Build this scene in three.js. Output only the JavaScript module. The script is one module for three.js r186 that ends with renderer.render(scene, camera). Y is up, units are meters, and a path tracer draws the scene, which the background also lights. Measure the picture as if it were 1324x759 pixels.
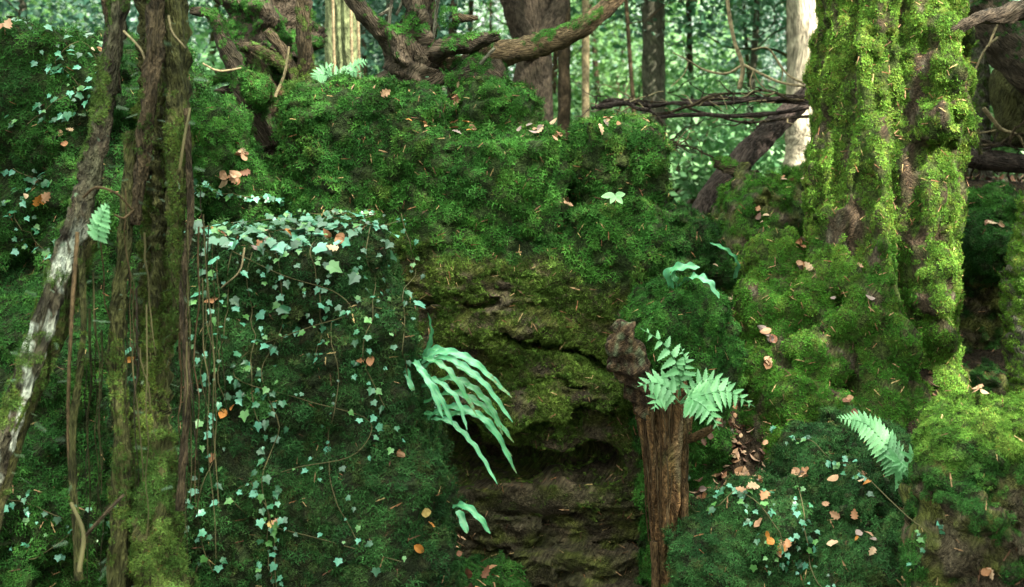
import * as THREE from 'three';
import { mergeGeometries } from 'three/addons/utils/BufferGeometryUtils.js';
import { createNoise3D } from 'simplex-noise';

// ---------------------------------------------------------------- camera, sky, sun, exposure
const scene = new THREE.Scene();
const camera = new THREE.PerspectiveCamera(26, 1324 / 759, 0.1, 600);
camera.position.set(0, 1.7, 0);
camera.lookAt(0, 1.7, -10);
camera.setViewOffset(1324, 759, 0, 169.5, 1324, 759);      // level camera, lens shifted down
camera.focus = 6.1;
camera.userData.fStop = 2.3;
const SUN = new THREE.Vector3(0.52, 0.66, 0.54).normalize();
{ // bright, thinly overcast sky with a soft brighter region round the sun
  const w = 256, h = 128, a = new Float32Array(w * h * 4);
  for (let j = 0; j < h; j++) for (let i = 0; i < w; i++) {
    const th = (j + 0.5) / h * Math.PI - Math.PI / 2, k = (j * w + i) * 4;
    const up = Math.max(0, Math.sin(th)), g = 0.36 + 0.95 * up;                        // an overcast sky is about three times brighter overhead
    a[k] = 0.91 * g; a[k + 1] = 1.0 * g; a[k + 2] = 0.87 * g; a[k + 3] = 1;
  }
  const t = new THREE.DataTexture(a, w, h, THREE.RGBAFormat, THREE.FloatType);
  t.mapping = THREE.EquirectangularReflectionMapping; t.magFilter = THREE.LinearFilter; t.needsUpdate = true;
  scene.background = t; scene.environment = t;
}
const sun = new THREE.DirectionalLight(new THREE.Color(1, 0.95, 0.80), 3.9);
sun.target.position.set(0, 0, -6); sun.position.copy(SUN).multiplyScalar(40).add(sun.target.position);
sun.castShadow = true; sun.shadow.mapSize.set(2048, 2048);
Object.assign(sun.shadow.camera, { left: -15, right: 15, top: 15, bottom: -15, near: 1, far: 90 });
scene.add(sun, sun.target);
const renderer = new THREE.WebGLRenderer();
renderer.toneMapping = THREE.LinearToneMapping;
renderer.toneMappingExposure = 6.1;
renderer.shadowMap.enabled = true;

// ---------------------------------------------------------------- helpers
function rng(a) { return () => { a |= 0; a = a + 0x6D2B79F5 | 0; let t = Math.imul(a ^ a >>> 15, 1 | a); t = t + Math.imul(t ^ t >>> 7, 61 | t) ^ t; return ((t ^ t >>> 14) >>> 0) / 4294967296; }; }
const noise = createNoise3D(rng(7));
const fbm = (x, y, z, o = 3) => { let s = 0, a = 1; for (let i = 0; i < o; i++) { s += a * noise(x, y, z); x *= 2.03; y *= 2.03; z *= 2.03; a *= 0.5; } return s; };
const clamp = (x, a = 0, b = 1) => x < a ? a : x > b ? b : x;
const sm = (a, b, x) => { x = clamp((x - a) / (b - a)); return x * x * (3 - 2 * x); };
const mix = (a, b, t) => a + (b - a) * t;
const mix3 = (a, b, t) => [mix(a[0], b[0], t), mix(a[1], b[1], t), mix(a[2], b[2], t)];
const V = (a) => new THREE.Vector3(a[0], a[1], a[2]);
const used = {};
function numbered(n) { const k = used[n] = (used[n] ?? -1) + 1; return k ? n + '_' + String(k).padStart(3, '0') : n; }
function shadows(o) { o.castShadow = o.receiveShadow = true; return o; }
function tag(o, label, category, group) { o.userData.label = label; o.userData.category = category; if (group) o.userData.group = group; return o; }
function thing(name, label, category, at = [0, 0, 0], group) {
  const g = new THREE.Group(); g.name = numbered(name); g.position.set(...at); scene.add(g); return tag(g, label, category, group);
}
function part(parent, name, geo, mat, at) {
  const m = shadows(new THREE.Mesh(geo, mat)); m.name = name; if (at) m.position.set(...at); parent.add(m); return m;
}
function single(name, geo, mat, label, category, group) {
  const m = shadows(new THREE.Mesh(geo, mat)); m.name = numbered(name); scene.add(m); return tag(m, label, category, group);
}
// distance fields
const smin = (a, b, k) => { const h = Math.max(k - Math.abs(a - b), 0) / k; return Math.min(a, b) - h * h * k * 0.25; };
const smax = (a, b, k) => -smin(-a, -b, k);
const ell = (c, r) => (x, y, z) => {
  const a = (x - c[0]) / r[0], b = (y - c[1]) / r[1], d = (z - c[2]) / r[2], k0 = Math.hypot(a, b, d);
  if (k0 < 1e-4) return -Math.min(...r);
  return k0 * (k0 - 1) / Math.hypot(a / r[0], b / r[1], d / r[2]);
};
const rbox = (c, h, r, rz = 0, ry = 0, rx = 0) => {
  const m = new THREE.Matrix4().makeRotationFromEuler(new THREE.Euler(rx, ry, rz)).transpose().elements;
  return (x, y, z) => {
    x -= c[0]; y -= c[1]; z -= c[2];
    const a = Math.abs(m[0] * x + m[4] * y + m[8] * z) - h[0] + r, b = Math.abs(m[1] * x + m[5] * y + m[9] * z) - h[1] + r, d = Math.abs(m[2] * x + m[6] * y + m[10] * z) - h[2] + r;
    return Math.hypot(Math.max(a, 0), Math.max(b, 0), Math.max(d, 0)) + Math.min(Math.max(a, b, d), 0) - r;
  };
};
const caps = (a, b, ra, rb) => {
  const bx = b[0] - a[0], by = b[1] - a[1], bz = b[2] - a[2], l2 = bx * bx + by * by + bz * bz;
  return (x, y, z) => { const px = x - a[0], py = y - a[1], pz = z - a[2], t = clamp((px * bx + py * by + pz * bz) / l2); return Math.hypot(px - bx * t, py - by * t, pz - bz * t) - mix(ra, rb, t); };
};
const union = (list, k) => (x, y, z) => { let d = 1e3; for (const f of list) d = k ? smin(d, f(x, y, z), k) : Math.min(d, f(x, y, z)); return d; };
const surfaces = [];                                          // every solid: {f, lo, hi}
// naive surface nets over a distance field, in metres, skipping far blocks
function mesh(f, lo, hi, cell, keep = true) {
  if (keep) surfaces.push({ f, lo, hi });
  const n = [0, 1, 2].map(i => Math.ceil((hi[i] - lo[i]) / cell / 4) * 4 + 1), [nx, ny, nz] = n;
  const F = new Float32Array(nx * ny * nz).fill(1), id = (i, j, k) => (k * ny + j) * nx + i;
  for (let k = 0; k < nz; k += 4) for (let j = 0; j < ny; j += 4) for (let i = 0; i < nx; i += 4) {
    const v = f(lo[0] + (i + 1.5) * cell, lo[1] + (j + 1.5) * cell, lo[2] + (k + 1.5) * cell), far = Math.abs(v) > cell * 7;
    for (let c = k; c < Math.min(k + 4, nz); c++) for (let b = j; b < Math.min(j + 4, ny); b++) for (let a = i; a < Math.min(i + 4, nx); a++)
      F[id(a, b, c)] = far ? v : f(lo[0] + a * cell, lo[1] + b * cell, lo[2] + c * cell);
  }
  const vid = new Int32Array(nx * ny * nz).fill(-1), pos = [], ind = [], e = [];
  for (let c = 0; c < 8; c++) for (let b = 1; b < 8; b <<= 1) if (!(c & b)) e.push([c, c | b]);
  for (let k = 0; k < nz - 1; k++) for (let j = 0; j < ny - 1; j++) for (let i = 0; i < nx - 1; i++) {
    let sx = 0, sy = 0, sz = 0, cnt = 0;
    const g = (c) => F[id(i + (c & 1), j + (c >> 1 & 1), k + (c >> 2))];
    const s0 = g(0) < 0; let same = true; for (let c = 1; c < 8; c++) if ((g(c) < 0) !== s0) { same = false; break; }
    if (same) continue;
    for (const [p, q] of e) { const u = g(p), w = g(q); if ((u < 0) === (w < 0)) continue; const t = u / (u - w); sx += mix(p & 1, q & 1, t); sy += mix(p >> 1 & 1, q >> 1 & 1, t); sz += mix(p >> 2, q >> 2, t); cnt++; }
    vid[id(i, j, k)] = pos.length / 3; pos.push(lo[0] + (i + sx / cnt) * cell, lo[1] + (j + sy / cnt) * cell, lo[2] + (k + sz / cnt) * cell);
  }
  const quad = (a, b, c, d, flip) => { if (a < 0 || b < 0 || c < 0 || d < 0) return; flip ? ind.push(a, c, b, a, d, c) : ind.push(a, b, c, a, c, d); };
  for (let k = 1; k < nz - 1; k++) for (let j = 1; j < ny - 1; j++) for (let i = 1; i < nx - 1; i++) {
    const s = F[id(i, j, k)] < 0;
    if (s !== F[id(i + 1, j, k)] < 0) quad(vid[id(i, j - 1, k - 1)], vid[id(i, j, k - 1)], vid[id(i, j, k)], vid[id(i, j - 1, k)], !s);
    if (s !== F[id(i, j + 1, k)] < 0) quad(vid[id(i - 1, j, k - 1)], vid[id(i - 1, j, k)], vid[id(i, j, k)], vid[id(i, j, k - 1)], !s);
    if (s !== F[id(i, j, k + 1)] < 0) quad(vid[id(i - 1, j - 1, k)], vid[id(i, j - 1, k)], vid[id(i, j, k)], vid[id(i - 1, j, k)], !s);
  }
  const geo = new THREE.BufferGeometry(), uv = [];
  for (let i = 0; i < pos.length; i += 3) uv.push(pos[i] + 0.6 * pos[i + 2], pos[i + 1] + 0.5 * pos[i + 2]);
  geo.setAttribute('position', new THREE.Float32BufferAttribute(pos, 3)); geo.setAttribute('uv', new THREE.Float32BufferAttribute(uv, 2));
  geo.setIndex(ind); geo.computeVertexNormals(); return geo;
}
function paint(geo, fn) {                                     // vertex colours from (x, y, z, nx, ny, nz)
  const p = geo.attributes.position, n = geo.attributes.normal, c = new Float32Array(p.count * 3);
  for (let i = 0; i < p.count; i++) c.set(fn(p.getX(i), p.getY(i), p.getZ(i), n.getX(i), n.getY(i), n.getZ(i)), i * 3);
  geo.setAttribute('color', new THREE.BufferAttribute(c, 3)); return geo;
}
function world(x, y, z, skip) { let d = y - groundY(x, z); for (const s of surfaces) if (s !== skip && x > s.lo[0] - .3 && x < s.hi[0] + .3 && y > s.lo[1] - .3 && y < s.hi[1] + .3 && z > s.lo[2] - .3 && z < s.hi[2] + .3) d = Math.min(d, s.f(x, y, z)); return d; }
function cast(p, dir, reach = 3) {                            // march along dir until a surface, null if none
  let t = 0; for (let i = 0; i < 220 && t < reach; i++) { const x = p[0] + dir[0] * t, y = p[1] + dir[1] * t, z = p[2] + dir[2] * t, d = world(x, y, z); if (d < 0.004) return [x, y, z]; t += clamp(d * 0.6, 0.004, 0.2); }
  return null;
}
function normalAt(p) { const e = 0.025; return new THREE.Vector3(world(p[0] + e, p[1], p[2]) - world(p[0] - e, p[1], p[2]), world(p[0], p[1] + e, p[2]) - world(p[0], p[1] - e, p[2]), world(p[0], p[1], p[2] + e) - world(p[0], p[1], p[2] - e)).normalize(); }
const onFace = (p, back = 0.7) => cast([p[0], p[1], p[2] + back], [0, 0, -1], 2 * back + 0.6);
const onTop = (p, up = 0.5) => cast([p[0], p[1] + up, p[2]], [0, -1, 0], 2.5);

// tapered limb along points [[x,y,z,r]...], bark-like relief, uv in metres
function limb(pts, { seg = 12, step = 0.05, rough = 0.12, twist = 0, flute = 0, flutes = 5, seed = 0, uvScale = 1 } = {}) {
  const curve = new THREE.CatmullRomCurve3(pts.map(p => V(p))), L = curve.getLength(), n = Math.max(3, Math.round(L / step));
  const pos = [], uv = [], ind = [], fr = curve.computeFrenetFrames(n, false), c = new THREE.Vector3();
  for (let i = 0; i <= n; i++) {
    const t = i / n; curve.getPoint(t, c); const u = t * (pts.length - 1), a = Math.min(Math.floor(u), pts.length - 2), r0 = mix(pts[a][3], pts[a + 1][3], u - a), N = fr.normals[i], B = fr.binormals[i];
    for (let j = 0; j <= seg; j++) {
      const w = (j % seg) / seg * Math.PI * 2 + twist * t, cs = Math.cos(w), sn = Math.sin(w);
      let r = r0 * (1 + flute * Math.cos(flutes * (w + 2 * noise(t * 2, seed, 3))));
      r *= 1 + rough * fbm(cs * 1.6 + seed, sn * 1.6, t * L * 4 / Math.max(0.5, r0 * 8), 3);
      pos.push(c.x + (N.x * cs + B.x * sn) * r, c.y + (N.y * cs + B.y * sn) * r, c.z + (N.z * cs + B.z * sn) * r);
      uv.push(j / seg * Math.PI * 2 * Math.max(r0, 0.01) * uvScale, t * L * uvScale);
    }
  }
  const m = seg + 1; for (let i = 0; i < n; i++) for (let j = 0; j < seg; j++) { const a = i * m + j; ind.push(a, a + 1, a + m, a + 1, a + m + 1, a + m); }
  for (const [row, flip] of [[0, 0], [n, 1]]) { const k = pos.length / 3; const p = curve.getPoint(row / n); pos.push(p.x, p.y, p.z); uv.push(0, 0); for (let j = 0; j < seg; j++) { const a = row * m + j; flip ? ind.push(a, a + 1, k) : ind.push(a + 1, a, k); } }
  const g = new THREE.BufferGeometry(); g.setAttribute('position', new THREE.Float32BufferAttribute(pos, 3)); g.setAttribute('uv', new THREE.Float32BufferAttribute(uv, 2)); g.setIndex(ind); g.computeVertexNormals(); return g;
}
const R = (p, r) => [...p, r];
// a wandering twig from a to b
function twigPts(a, b, r0, r1, wob, R0, n = 6) { const o = []; for (let i = 0; i <= n; i++) { const t = i / n, s = Math.sin(t * Math.PI) * wob; o.push([mix(a[0], b[0], t) + (R0() - .5) * s * 2, mix(a[1], b[1], t) + (R0() - .5) * s * 2, mix(a[2], b[2], t) + (R0() - .5) * s * 2, mix(r0, r1, t)]); } return o; }

// ---------------------------------------------------------------- textures and materials
function tex(size, fn, srgb = true) {
  const a = new Uint8Array(size * size * 4);
  for (let j = 0; j < size; j++) for (let i = 0; i < size; i++) { const c = fn(i / size, j / size), k = (j * size + i) * 4; a[k] = clamp(c[0]) * 255; a[k + 1] = clamp(c[1]) * 255; a[k + 2] = clamp(c[2]) * 255; a[k + 3] = 255; }
  const t = new THREE.DataTexture(a, size, size); t.wrapS = t.wrapT = THREE.RepeatWrapping; t.magFilter = THREE.LinearFilter; t.minFilter = THREE.LinearMipmapLinearFilter; t.generateMipmaps = true; if (srgb) t.colorSpace = THREE.SRGBColorSpace; t.needsUpdate = true; return t;
}
// noise that wraps in u and v
function wrapNoise(u, v, fu, fv, o = 4) { let s = 0, a = 1; for (let i = 0; i < o; i++) { const A = u * Math.PI * 2, B = v * Math.PI * 2; s += a * noise(Math.cos(A) * fu / 6.28 + 9 * i, Math.sin(A) * fu / 6.28 + Math.cos(B) * fv / 6.28, Math.sin(B) * fv / 6.28); fu *= 2.1; fv *= 2.1; a *= 0.55; } return s; }
const grainBump = tex(512, (u, v) => { const n = 0.5 + 0.3 * wrapNoise(u, v, 24, 24, 5); return [n, n, n]; }, false);
const grainMap = tex(512, (u, v) => { const n = 0.78 + 0.2 * wrapNoise(u + .3, v, 18, 18, 5); return [n, n * .99, n * .97]; });
const barkBump = tex(512, (u, v) => { const n = 0.5 + 0.45 * (1 - 1.7 * Math.abs(wrapNoise(u, v, 26, 5, 4))); return [n, n, n]; }, false);
const barkMap = tex(512, (u, v) => { const n = 1 - 1.2 * Math.abs(wrapNoise(u, v, 26, 5, 4)), q = 0.62 + 0.3 * clamp(n, 0, 1) + 0.14 * wrapNoise(u + .2, v, 6, 6, 3); return [q, q * .97, q * .93]; });
const rep = (t, s) => { const c = t.clone(); c.repeat.set(s, s); c.needsUpdate = true; return c; };
const C = (r, g, b) => new THREE.Color().setRGB(r, g, b);
const std = (c, o = {}) => new THREE.MeshPhysicalMaterial({ color: C(...c), roughness: 0.95, specularIntensity: 0.4, ...o });
const M = {
  rock: std([1, 1, 1], { vertexColors: true, map: rep(grainMap, 2.5), bumpMap: rep(grainBump, 4), bumpScale: 0.02 }),
  soil: std([0.055, 0.036, 0.022], { map: rep(grainMap, 1), bumpMap: rep(grainBump, 2), bumpScale: 0.03 }),
  mossBase: std([1, 1, 1], { vertexColors: true, roughness: 1, bumpMap: rep(grainBump, 6), bumpScale: 0.008 }),
  moss: new THREE.MeshPhysicalMaterial({ roughness: 0.85, vertexColors: true, specularIntensity: 0.25 }),
  bark: std([0.105, 0.08, 0.052], { map: rep(barkMap, 2), bumpMap: rep(barkBump, 2), bumpScale: 0.02 }),
  barkBrown: std([0.10, 0.08, 0.062], { map: rep(barkMap, 2), bumpMap: rep(barkBump, 2), bumpScale: 0.02 }),
  barkGreen: std([0.085, 0.09, 0.035], { map: rep(barkMap, 2), bumpMap: rep(barkBump, 2), bumpScale: 0.015 }),
  barkGrey: std([0.16, 0.16, 0.13], { map: rep(barkMap, 2), bumpMap: rep(barkBump, 2), bumpScale: 0.012 }),
  barkLichen: std([0.26, 0.32, 0.17], { map: rep(barkMap, 2), bumpMap: rep(barkBump, 2), bumpScale: 0.015 }),
  barkPale: std([0.62, 0.57, 0.46], { map: rep(barkMap, 1), bumpMap: rep(barkBump, 1), bumpScale: 0.01 }),
  barkPurple: std([0.09, 0.068, 0.064], { map: rep(barkMap, 2), bumpMap: rep(barkBump, 2), bumpScale: 0.025 }),
  deadPale: std([0.36, 0.30, 0.19], { map: rep(barkMap, 4), roughness: 0.85 }),
  deadBrown: std([0.185, 0.135, 0.085], { map: rep(barkMap, 3), bumpMap: rep(barkBump, 3), bumpScale: 0.015 }),
  wood: std([0.22, 0.135, 0.07], { map: rep(barkMap, 3), bumpMap: rep(barkBump, 3), bumpScale: 0.02 }),
  barkCrust: std([1, 1, 1], { vertexColors: true, map: rep(barkMap, 2), bumpMap: rep(barkBump, 2), bumpScale: 0.015 }),
  root: std([0.135, 0.095, 0.055], { map: rep(barkMap, 4) }),
  scrap: std([1, 1, 1], { roughness: 0.8 }),
  vine: std([0.085, 0.075, 0.035]),
};
const leafMat = (c, tr = 0.3, rough = 0.55, o = {}) => new THREE.MeshPhysicalMaterial({ color: C(...c), roughness: rough, transmission: tr, thickness: 0, side: THREE.DoubleSide, ...o });
const ivyMats = [[0.035, 0.14, 0.07], [0.06, 0.21, 0.13], [0.10, 0.30, 0.21], [0.018, 0.07, 0.03], [0.08, 0.21, 0.055], [0.022, 0.09, 0.042]].map(c => leafMat(c, 0.1, 0.36));
const litterMats = [[0.38, 0.20, 0.115], [0.29, 0.125, 0.055], [0.16, 0.06, 0.03], [0.46, 0.30, 0.19], [0.10, 0.042, 0.026], [0.45, 0.165, 0.025], [0.24, 0.165, 0.15], [0.42, 0.29, 0.09]].map(c => leafMat(c, 0.08, 0.7));

// ---------------------------------------------------------------- small plant shapes
const triGeo = (pos) => { const g = new THREE.BufferGeometry(); g.setAttribute('position', new THREE.Float32BufferAttribute(pos, 3)); g.computeVertexNormals(); return g; };
// feather moss: short branching fronds that arch outward and droop; unit size, grows along +y
function mossSprig(seed, fronds, lean, segs = 3) {
  const r = rng(seed), pos = [];
  for (let f = 0; f < fronds; f++) {
    const a = (f + r() * .8) / fronds * 6.283, out = lean * (.5 + r() * .7), len = .7 + r() * .5, w = .11 + .08 * r(), ca = Math.cos(a), sa = Math.sin(a);
    const at = (t) => { const s = t * len; return [ca * s * out, s * (1 - .45 * t * out), sa * s * out]; };
    for (let k = 0; k < segs; k++) {                          // pairs of little side leaves along the frond
      const p = at(k / segs), q = at((k + 1) / segs), ww = w * (1 - .25 * k), h = .16 * (r() - .2);
      const L = [(p[0] + q[0]) / 2 - sa * ww * 1.6, (p[1] + q[1]) / 2 + h, (p[2] + q[2]) / 2 + ca * ww * 1.6], K = [(p[0] + q[0]) / 2 + sa * ww * 1.6, (p[1] + q[1]) / 2 + h * .6, (p[2] + q[2]) / 2 - ca * ww * 1.6];
      pos.push(...p, ...L, ...q, ...p, ...q, ...K);
    }
  }
  return triGeo(pos);
}
function mossCushion(seed, n) {
  const r = rng(seed), pos = [];
  for (let i = 0; i < n; i++) { const a = r() * 6.283, o = Math.sqrt(r()) * .9, b = [Math.cos(a) * o * .6, 0, Math.sin(a) * o * .6], t = [Math.cos(a) * o * 1.1 + (r() - .5) * .3, .5 + .5 * r(), Math.sin(a) * o * 1.1 + (r() - .5) * .3], w = r() * 6.283, s = .13; pos.push(b[0] - Math.cos(w) * s, b[1], b[2] - Math.sin(w) * s, b[0] + Math.cos(w) * s, b[1], b[2] + Math.sin(w) * s, ...t); }
  return triGeo(pos);
}
// a palm-sized pad of sprigs, each a little lighter, darker, yellower or browner than the next; unit radius
function mossPad(seed, n, make, high) {
  const r = rng(seed), m = new THREE.Matrix4(), q = new THREE.Quaternion(), all = [];
  for (let i = 0; i < n; i++) {
    const g = make(seed * 50 + i), a = i * 2.4, o = Math.sqrt((i + .5) / n) * .95, s = high * (.7 + .6 * r());
    q.setFromEuler(new THREE.Euler((r() - .5) * .9 + Math.sin(a) * o * .35, r() * 6.28, (r() - .5) * .9 - Math.cos(a) * o * .35));
    g.applyMatrix4(m.compose(new THREE.Vector3(Math.cos(a) * o, (r() - .65) * .25, Math.sin(a) * o), q, new THREE.Vector3(s, s, s)));
    const j = .5 + 1.0 * r(), y = r(), c = y > .86 ? [j * 1.45, j * 1.15, j] : y < .03 ? [j * 1.5, j * .75, j * .9] : [j * .95, j, j * .9], k = g.attributes.position.count, v = new Float32Array(k * 3);
    for (let t = 0; t < k; t++) v.set(c, t * 3);
    g.setAttribute('color', new THREE.BufferAttribute(v, 3)); all.push(g);
  }
  return mergeGeometries(all);
}
const SPRIG = { feather: mossPad(11, 24, s => mossSprig(s, 4, 1.15), .35), tall: mossPad(12, 18, s => mossSprig(s, 4, .95, 2), .40), cushion: mossPad(13, 8, s => mossCushion(s, 9), .6) };
// moss grown over a surface: tufts scattered by area, tinted by patches
const EYE = new THREE.Vector3(0, 1.7, 0);
function grow(parent, geo, { density = 3500, size = 0.03, kind = 'feather', mask, tint, seed = 1, droop = 0.25, name = 'moss', mat = M.moss, sizeVar = .6, lift = 0, limit = 90000 } = {}) {
  const r = rng(seed * 977 + 5), p = geo.attributes.position, ix = geo.index, nn = geo.attributes.normal, T = ix.count / 3;
  const cum = new Float64Array(T), a = new THREE.Vector3(), b = new THREE.Vector3(), c = new THREE.Vector3(), e = new THREE.Vector3(), g = new THREE.Vector3(); let area = 0;
  for (let t = 0; t < T; t++) { a.fromBufferAttribute(p, ix.getX(3 * t)); b.fromBufferAttribute(p, ix.getX(3 * t + 1)); c.fromBufferAttribute(p, ix.getX(3 * t + 2)); e.subVectors(b, a); g.subVectors(c, a); e.cross(g); const A = e.length() / 2; g.subVectors(EYE, a).normalize(); e.normalize(); area += e.dot(g) < -0.5 ? 0 : A; cum[t] = area; }
  if (typeof kind === 'string') { size *= 1.3; density *= .00055 / (3.1416 * size * size); }      // pads overlap about twice over
  const n = Math.min(limit, Math.round(area * density)), mats = [], cols = [], q = new THREE.Quaternion(), q2 = new THREE.Quaternion(), Y = new THREE.Vector3(0, 1, 0), m = new THREE.Matrix4(), N = new THREE.Vector3();
  for (let i = 0; i < n; i++) {
    const x = (i + r()) / n * area; let lo = 0, hi = T - 1; while (lo < hi) { const k = lo + hi >> 1; cum[k] < x ? lo = k + 1 : hi = k; }
    let u = r(), v = r(); if (u + v > 1) { u = 1 - u; v = 1 - v; }
    const i0 = ix.getX(3 * lo), i1 = ix.getX(3 * lo + 1), i2 = ix.getX(3 * lo + 2);
    a.fromBufferAttribute(p, i0); b.fromBufferAttribute(p, i1); c.fromBufferAttribute(p, i2); a.addScaledVector(b.sub(a), u).addScaledVector(c.sub(e.fromBufferAttribute(p, i0)), v);
    N.fromBufferAttribute(nn, i0).multiplyScalar(1 - u - v).addScaledVector(e.fromBufferAttribute(nn, i1), u).addScaledVector(e.fromBufferAttribute(nn, i2), v).normalize();
    const k = mask ? mask(a.x, a.y, a.z, N) : 1; if (k < r()) continue;
    e.set(N.x + (r() - .5) * .5, N.y - droop * .6 * (1 - Math.max(0, N.y)) + (r() - .5) * .5, N.z + (r() - .5) * .5).normalize();
    q.setFromUnitVectors(Y, e).multiply(q2.setFromAxisAngle(Y, r() * 6.283));
    const s = size * (1 - sizeVar / 2 + sizeVar * r()) * (0.6 + .4 * Math.min(1, k));
    a.addScaledVector(N, lift);
    mats.push(m.compose(a, q, e.set(s, s * (.8 + .4 * r()), s)).clone()); cols.push(tint(a.x, a.y, a.z, N, r));
  }
  const im = new THREE.InstancedMesh(SPRIG[kind] || kind, mat, mats.length), col = new THREE.Color();
  mats.forEach((mm, i) => { im.setMatrixAt(i, mm); im.setColorAt(i, col.setRGB(...cols[i])); });
  im.name = name; im.userData.kind = 'stuff'; shadows(im); parent.add(im); return im;
}
// patchy greens: three tones blended by two noises, plus a jitter per tuft
const greens = (a, b, c, f = 2.2, off = 0) => (x, y, z, N, r) => { const n = fbm(x * f + off, y * f, z * f, 3), m = noise(x * f * 4 + 7, y * f * 4, z * f * 4 + off); let k = mix3(a, b, clamp(.5 + .55 * n)); k = mix3(k, c, clamp(m * .9 - .15)); const j = r ? .75 + .5 * r() : 1; return [k[0] * j, k[1] * j, k[2] * j]; };
const G = {
  boulder: greens([0.020, 0.074, 0.015], [0.042, 0.130, 0.022], [0.074, 0.185, 0.030]),
  dark: greens([0.016, 0.058, 0.015], [0.034, 0.105, 0.021], [0.062, 0.15, 0.028]),
  ivyRock: greens([0.018, 0.056, 0.020], [0.038, 0.105, 0.030], [0.068, 0.068, 0.024], 3.4),
  thin: greens([0.072, 0.115, 0.022], [0.115, 0.165, 0.032], [0.05, 0.11, 0.02]),
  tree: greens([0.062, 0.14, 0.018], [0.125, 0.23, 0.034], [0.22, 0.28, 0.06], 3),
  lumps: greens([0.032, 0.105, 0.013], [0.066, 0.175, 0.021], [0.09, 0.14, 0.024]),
  left: greens([0.045, 0.085, 0.02], [0.09, 0.13, 0.028], [0.06, 0.13, 0.03]),
};
// leaves
function flatLeaf(outline, fold = .15, curl = 0, mid = 0) {   // outline: half outline points [x,y] from stalk to tip, mirrored; a raised-edge fold and curl along the length
  const pos = [], z = (x, y) => fold * Math.abs(x) + curl * y * y + mid * Math.sin(y * 9) * Math.abs(x); const P3 = (x, y) => [x, y, z(x, y)];
  const n = outline.length; for (let i = 0; i < n - 1; i++) for (const s of [-1, 1]) { const [x0, y0] = outline[i], [x1, y1] = outline[i + 1], a = P3(0, y0), b = P3(s * x0, y0), c = P3(s * x1, y1), d = P3(0, y1); s > 0 ? pos.push(...a, ...b, ...c, ...a, ...c, ...d) : pos.push(...a, ...c, ...b, ...a, ...d, ...c); }
  return triGeo(pos);
}
function fanLeaf(pts, fold, curl) { const pos = [], z = (x, y) => fold * Math.abs(x) + curl * (y * y); const n = pts.length; for (let i = 0; i < n; i++) { const a = pts[i], b = pts[(i + 1) % n]; pos.push(0, .32, z(0, .32), a[0], a[1], z(...a), b[0], b[1], z(...b)); } return triGeo(pos); }
const ivyPts = [[0, 0], [.18, -.12], [.38, -.06], [.42, .12], [.38, .22], [.58, .40], [.34, .50], [.22, .60], [.14, .80], [0, 1], [-.14, .78], [-.22, .60], [-.36, .50], [-.54, .42], [-.38, .2], [-.44, .1], [-.36, -.06], [-.18, -.12]];
const ivyGeos = [fanLeaf(ivyPts, .12, -.12), fanLeaf(ivyPts.map(([x, y]) => [x * .8, y]), .2, -.2), fanLeaf(ivyPts.map(([x, y]) => [x * 1.1, y * .9]), -.1, .05)];
const oval = [[0, 0], [.16, .1], [.27, .3], [.29, .5], [.22, .72], [.1, .9], [0, 1]], lobed = [[0, 0], [.12, .06], [.34, .16], [.22, .28], [.42, .42], [.24, .54], [.34, .7], [.14, .8], [.12, .92], [0, 1]];
const litterGeos = [flatLeaf(oval, .35, -.35), flatLeaf(oval, -.25, .4), flatLeaf(lobed, .2, -.25), flatLeaf(lobed, -.15, .35), flatLeaf(oval.map(([x, y]) => [x * 1.4, y]), .15, .2, .2)];
for (const g of litterGeos) g.translate(0, -.5, 0);
function orient(o, N, spin, tilt, r) {                        // leaf face (+z) along N, its tip (+y) turned by spin
  const d = N.clone().add(new THREE.Vector3((r() - .5) * tilt, (r() - .5) * tilt, (r() - .5) * tilt)).normalize();
  o.quaternion.setFromUnitVectors(new THREE.Vector3(0, 0, 1), d); o.rotateZ(spin);
}

// ---------------------------------------------------------------- the ground
const prof = [[-60, -0.4], [0, -0.6], [5, -0.62], [6, -0.58], [6.6, -0.48], [7.5, 0.2], [9, 0.8], [11, 1.05], [15, 1.2], [30, 1.5], [60, 3], [300, 22]];
const ramp = [[-60, -0.4], [0, -0.6], [5, -0.5], [5.6, -0.2], [6.1, 0.05], [6.4, 0.24], [6.7, 0.5], [7.1, 0.85], [8, 1.1], [9, 1.18], [15, 1.25], [30, 1.5], [60, 3], [300, 22]];   // the leaf-filled gully
const along = (t, d) => { let i = 0; while (i < t.length - 2 && t[i + 1][0] < d) i++; return mix(t[i][1], t[i + 1][1], clamp((d - t[i][0]) / (t[i + 1][0] - t[i][0]))); };
function groundY(x, z) {
  const d = -z; let y = mix(along(prof, d), along(ramp, d), sm(.68, .92, x) * (1 - sm(2.3, 2.6, x) * sm(8.9, 8.3, d)));
  y += (sm(0.55, -0.2, x) * 0.75 * sm(6.6, 7.6, d) + sm(2.3, 2.8, x) * .35 * sm(8.2, 8.9, d)) * (1 - sm(9, 14, d) * .75);   // banks to both sides of the gully
  return y + 0.05 * fbm(x * .9, z * .9, 3) + 0.25 * noise(x * .06, 4, z * .06) * sm(12, 30, Math.abs(d));
}
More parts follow.
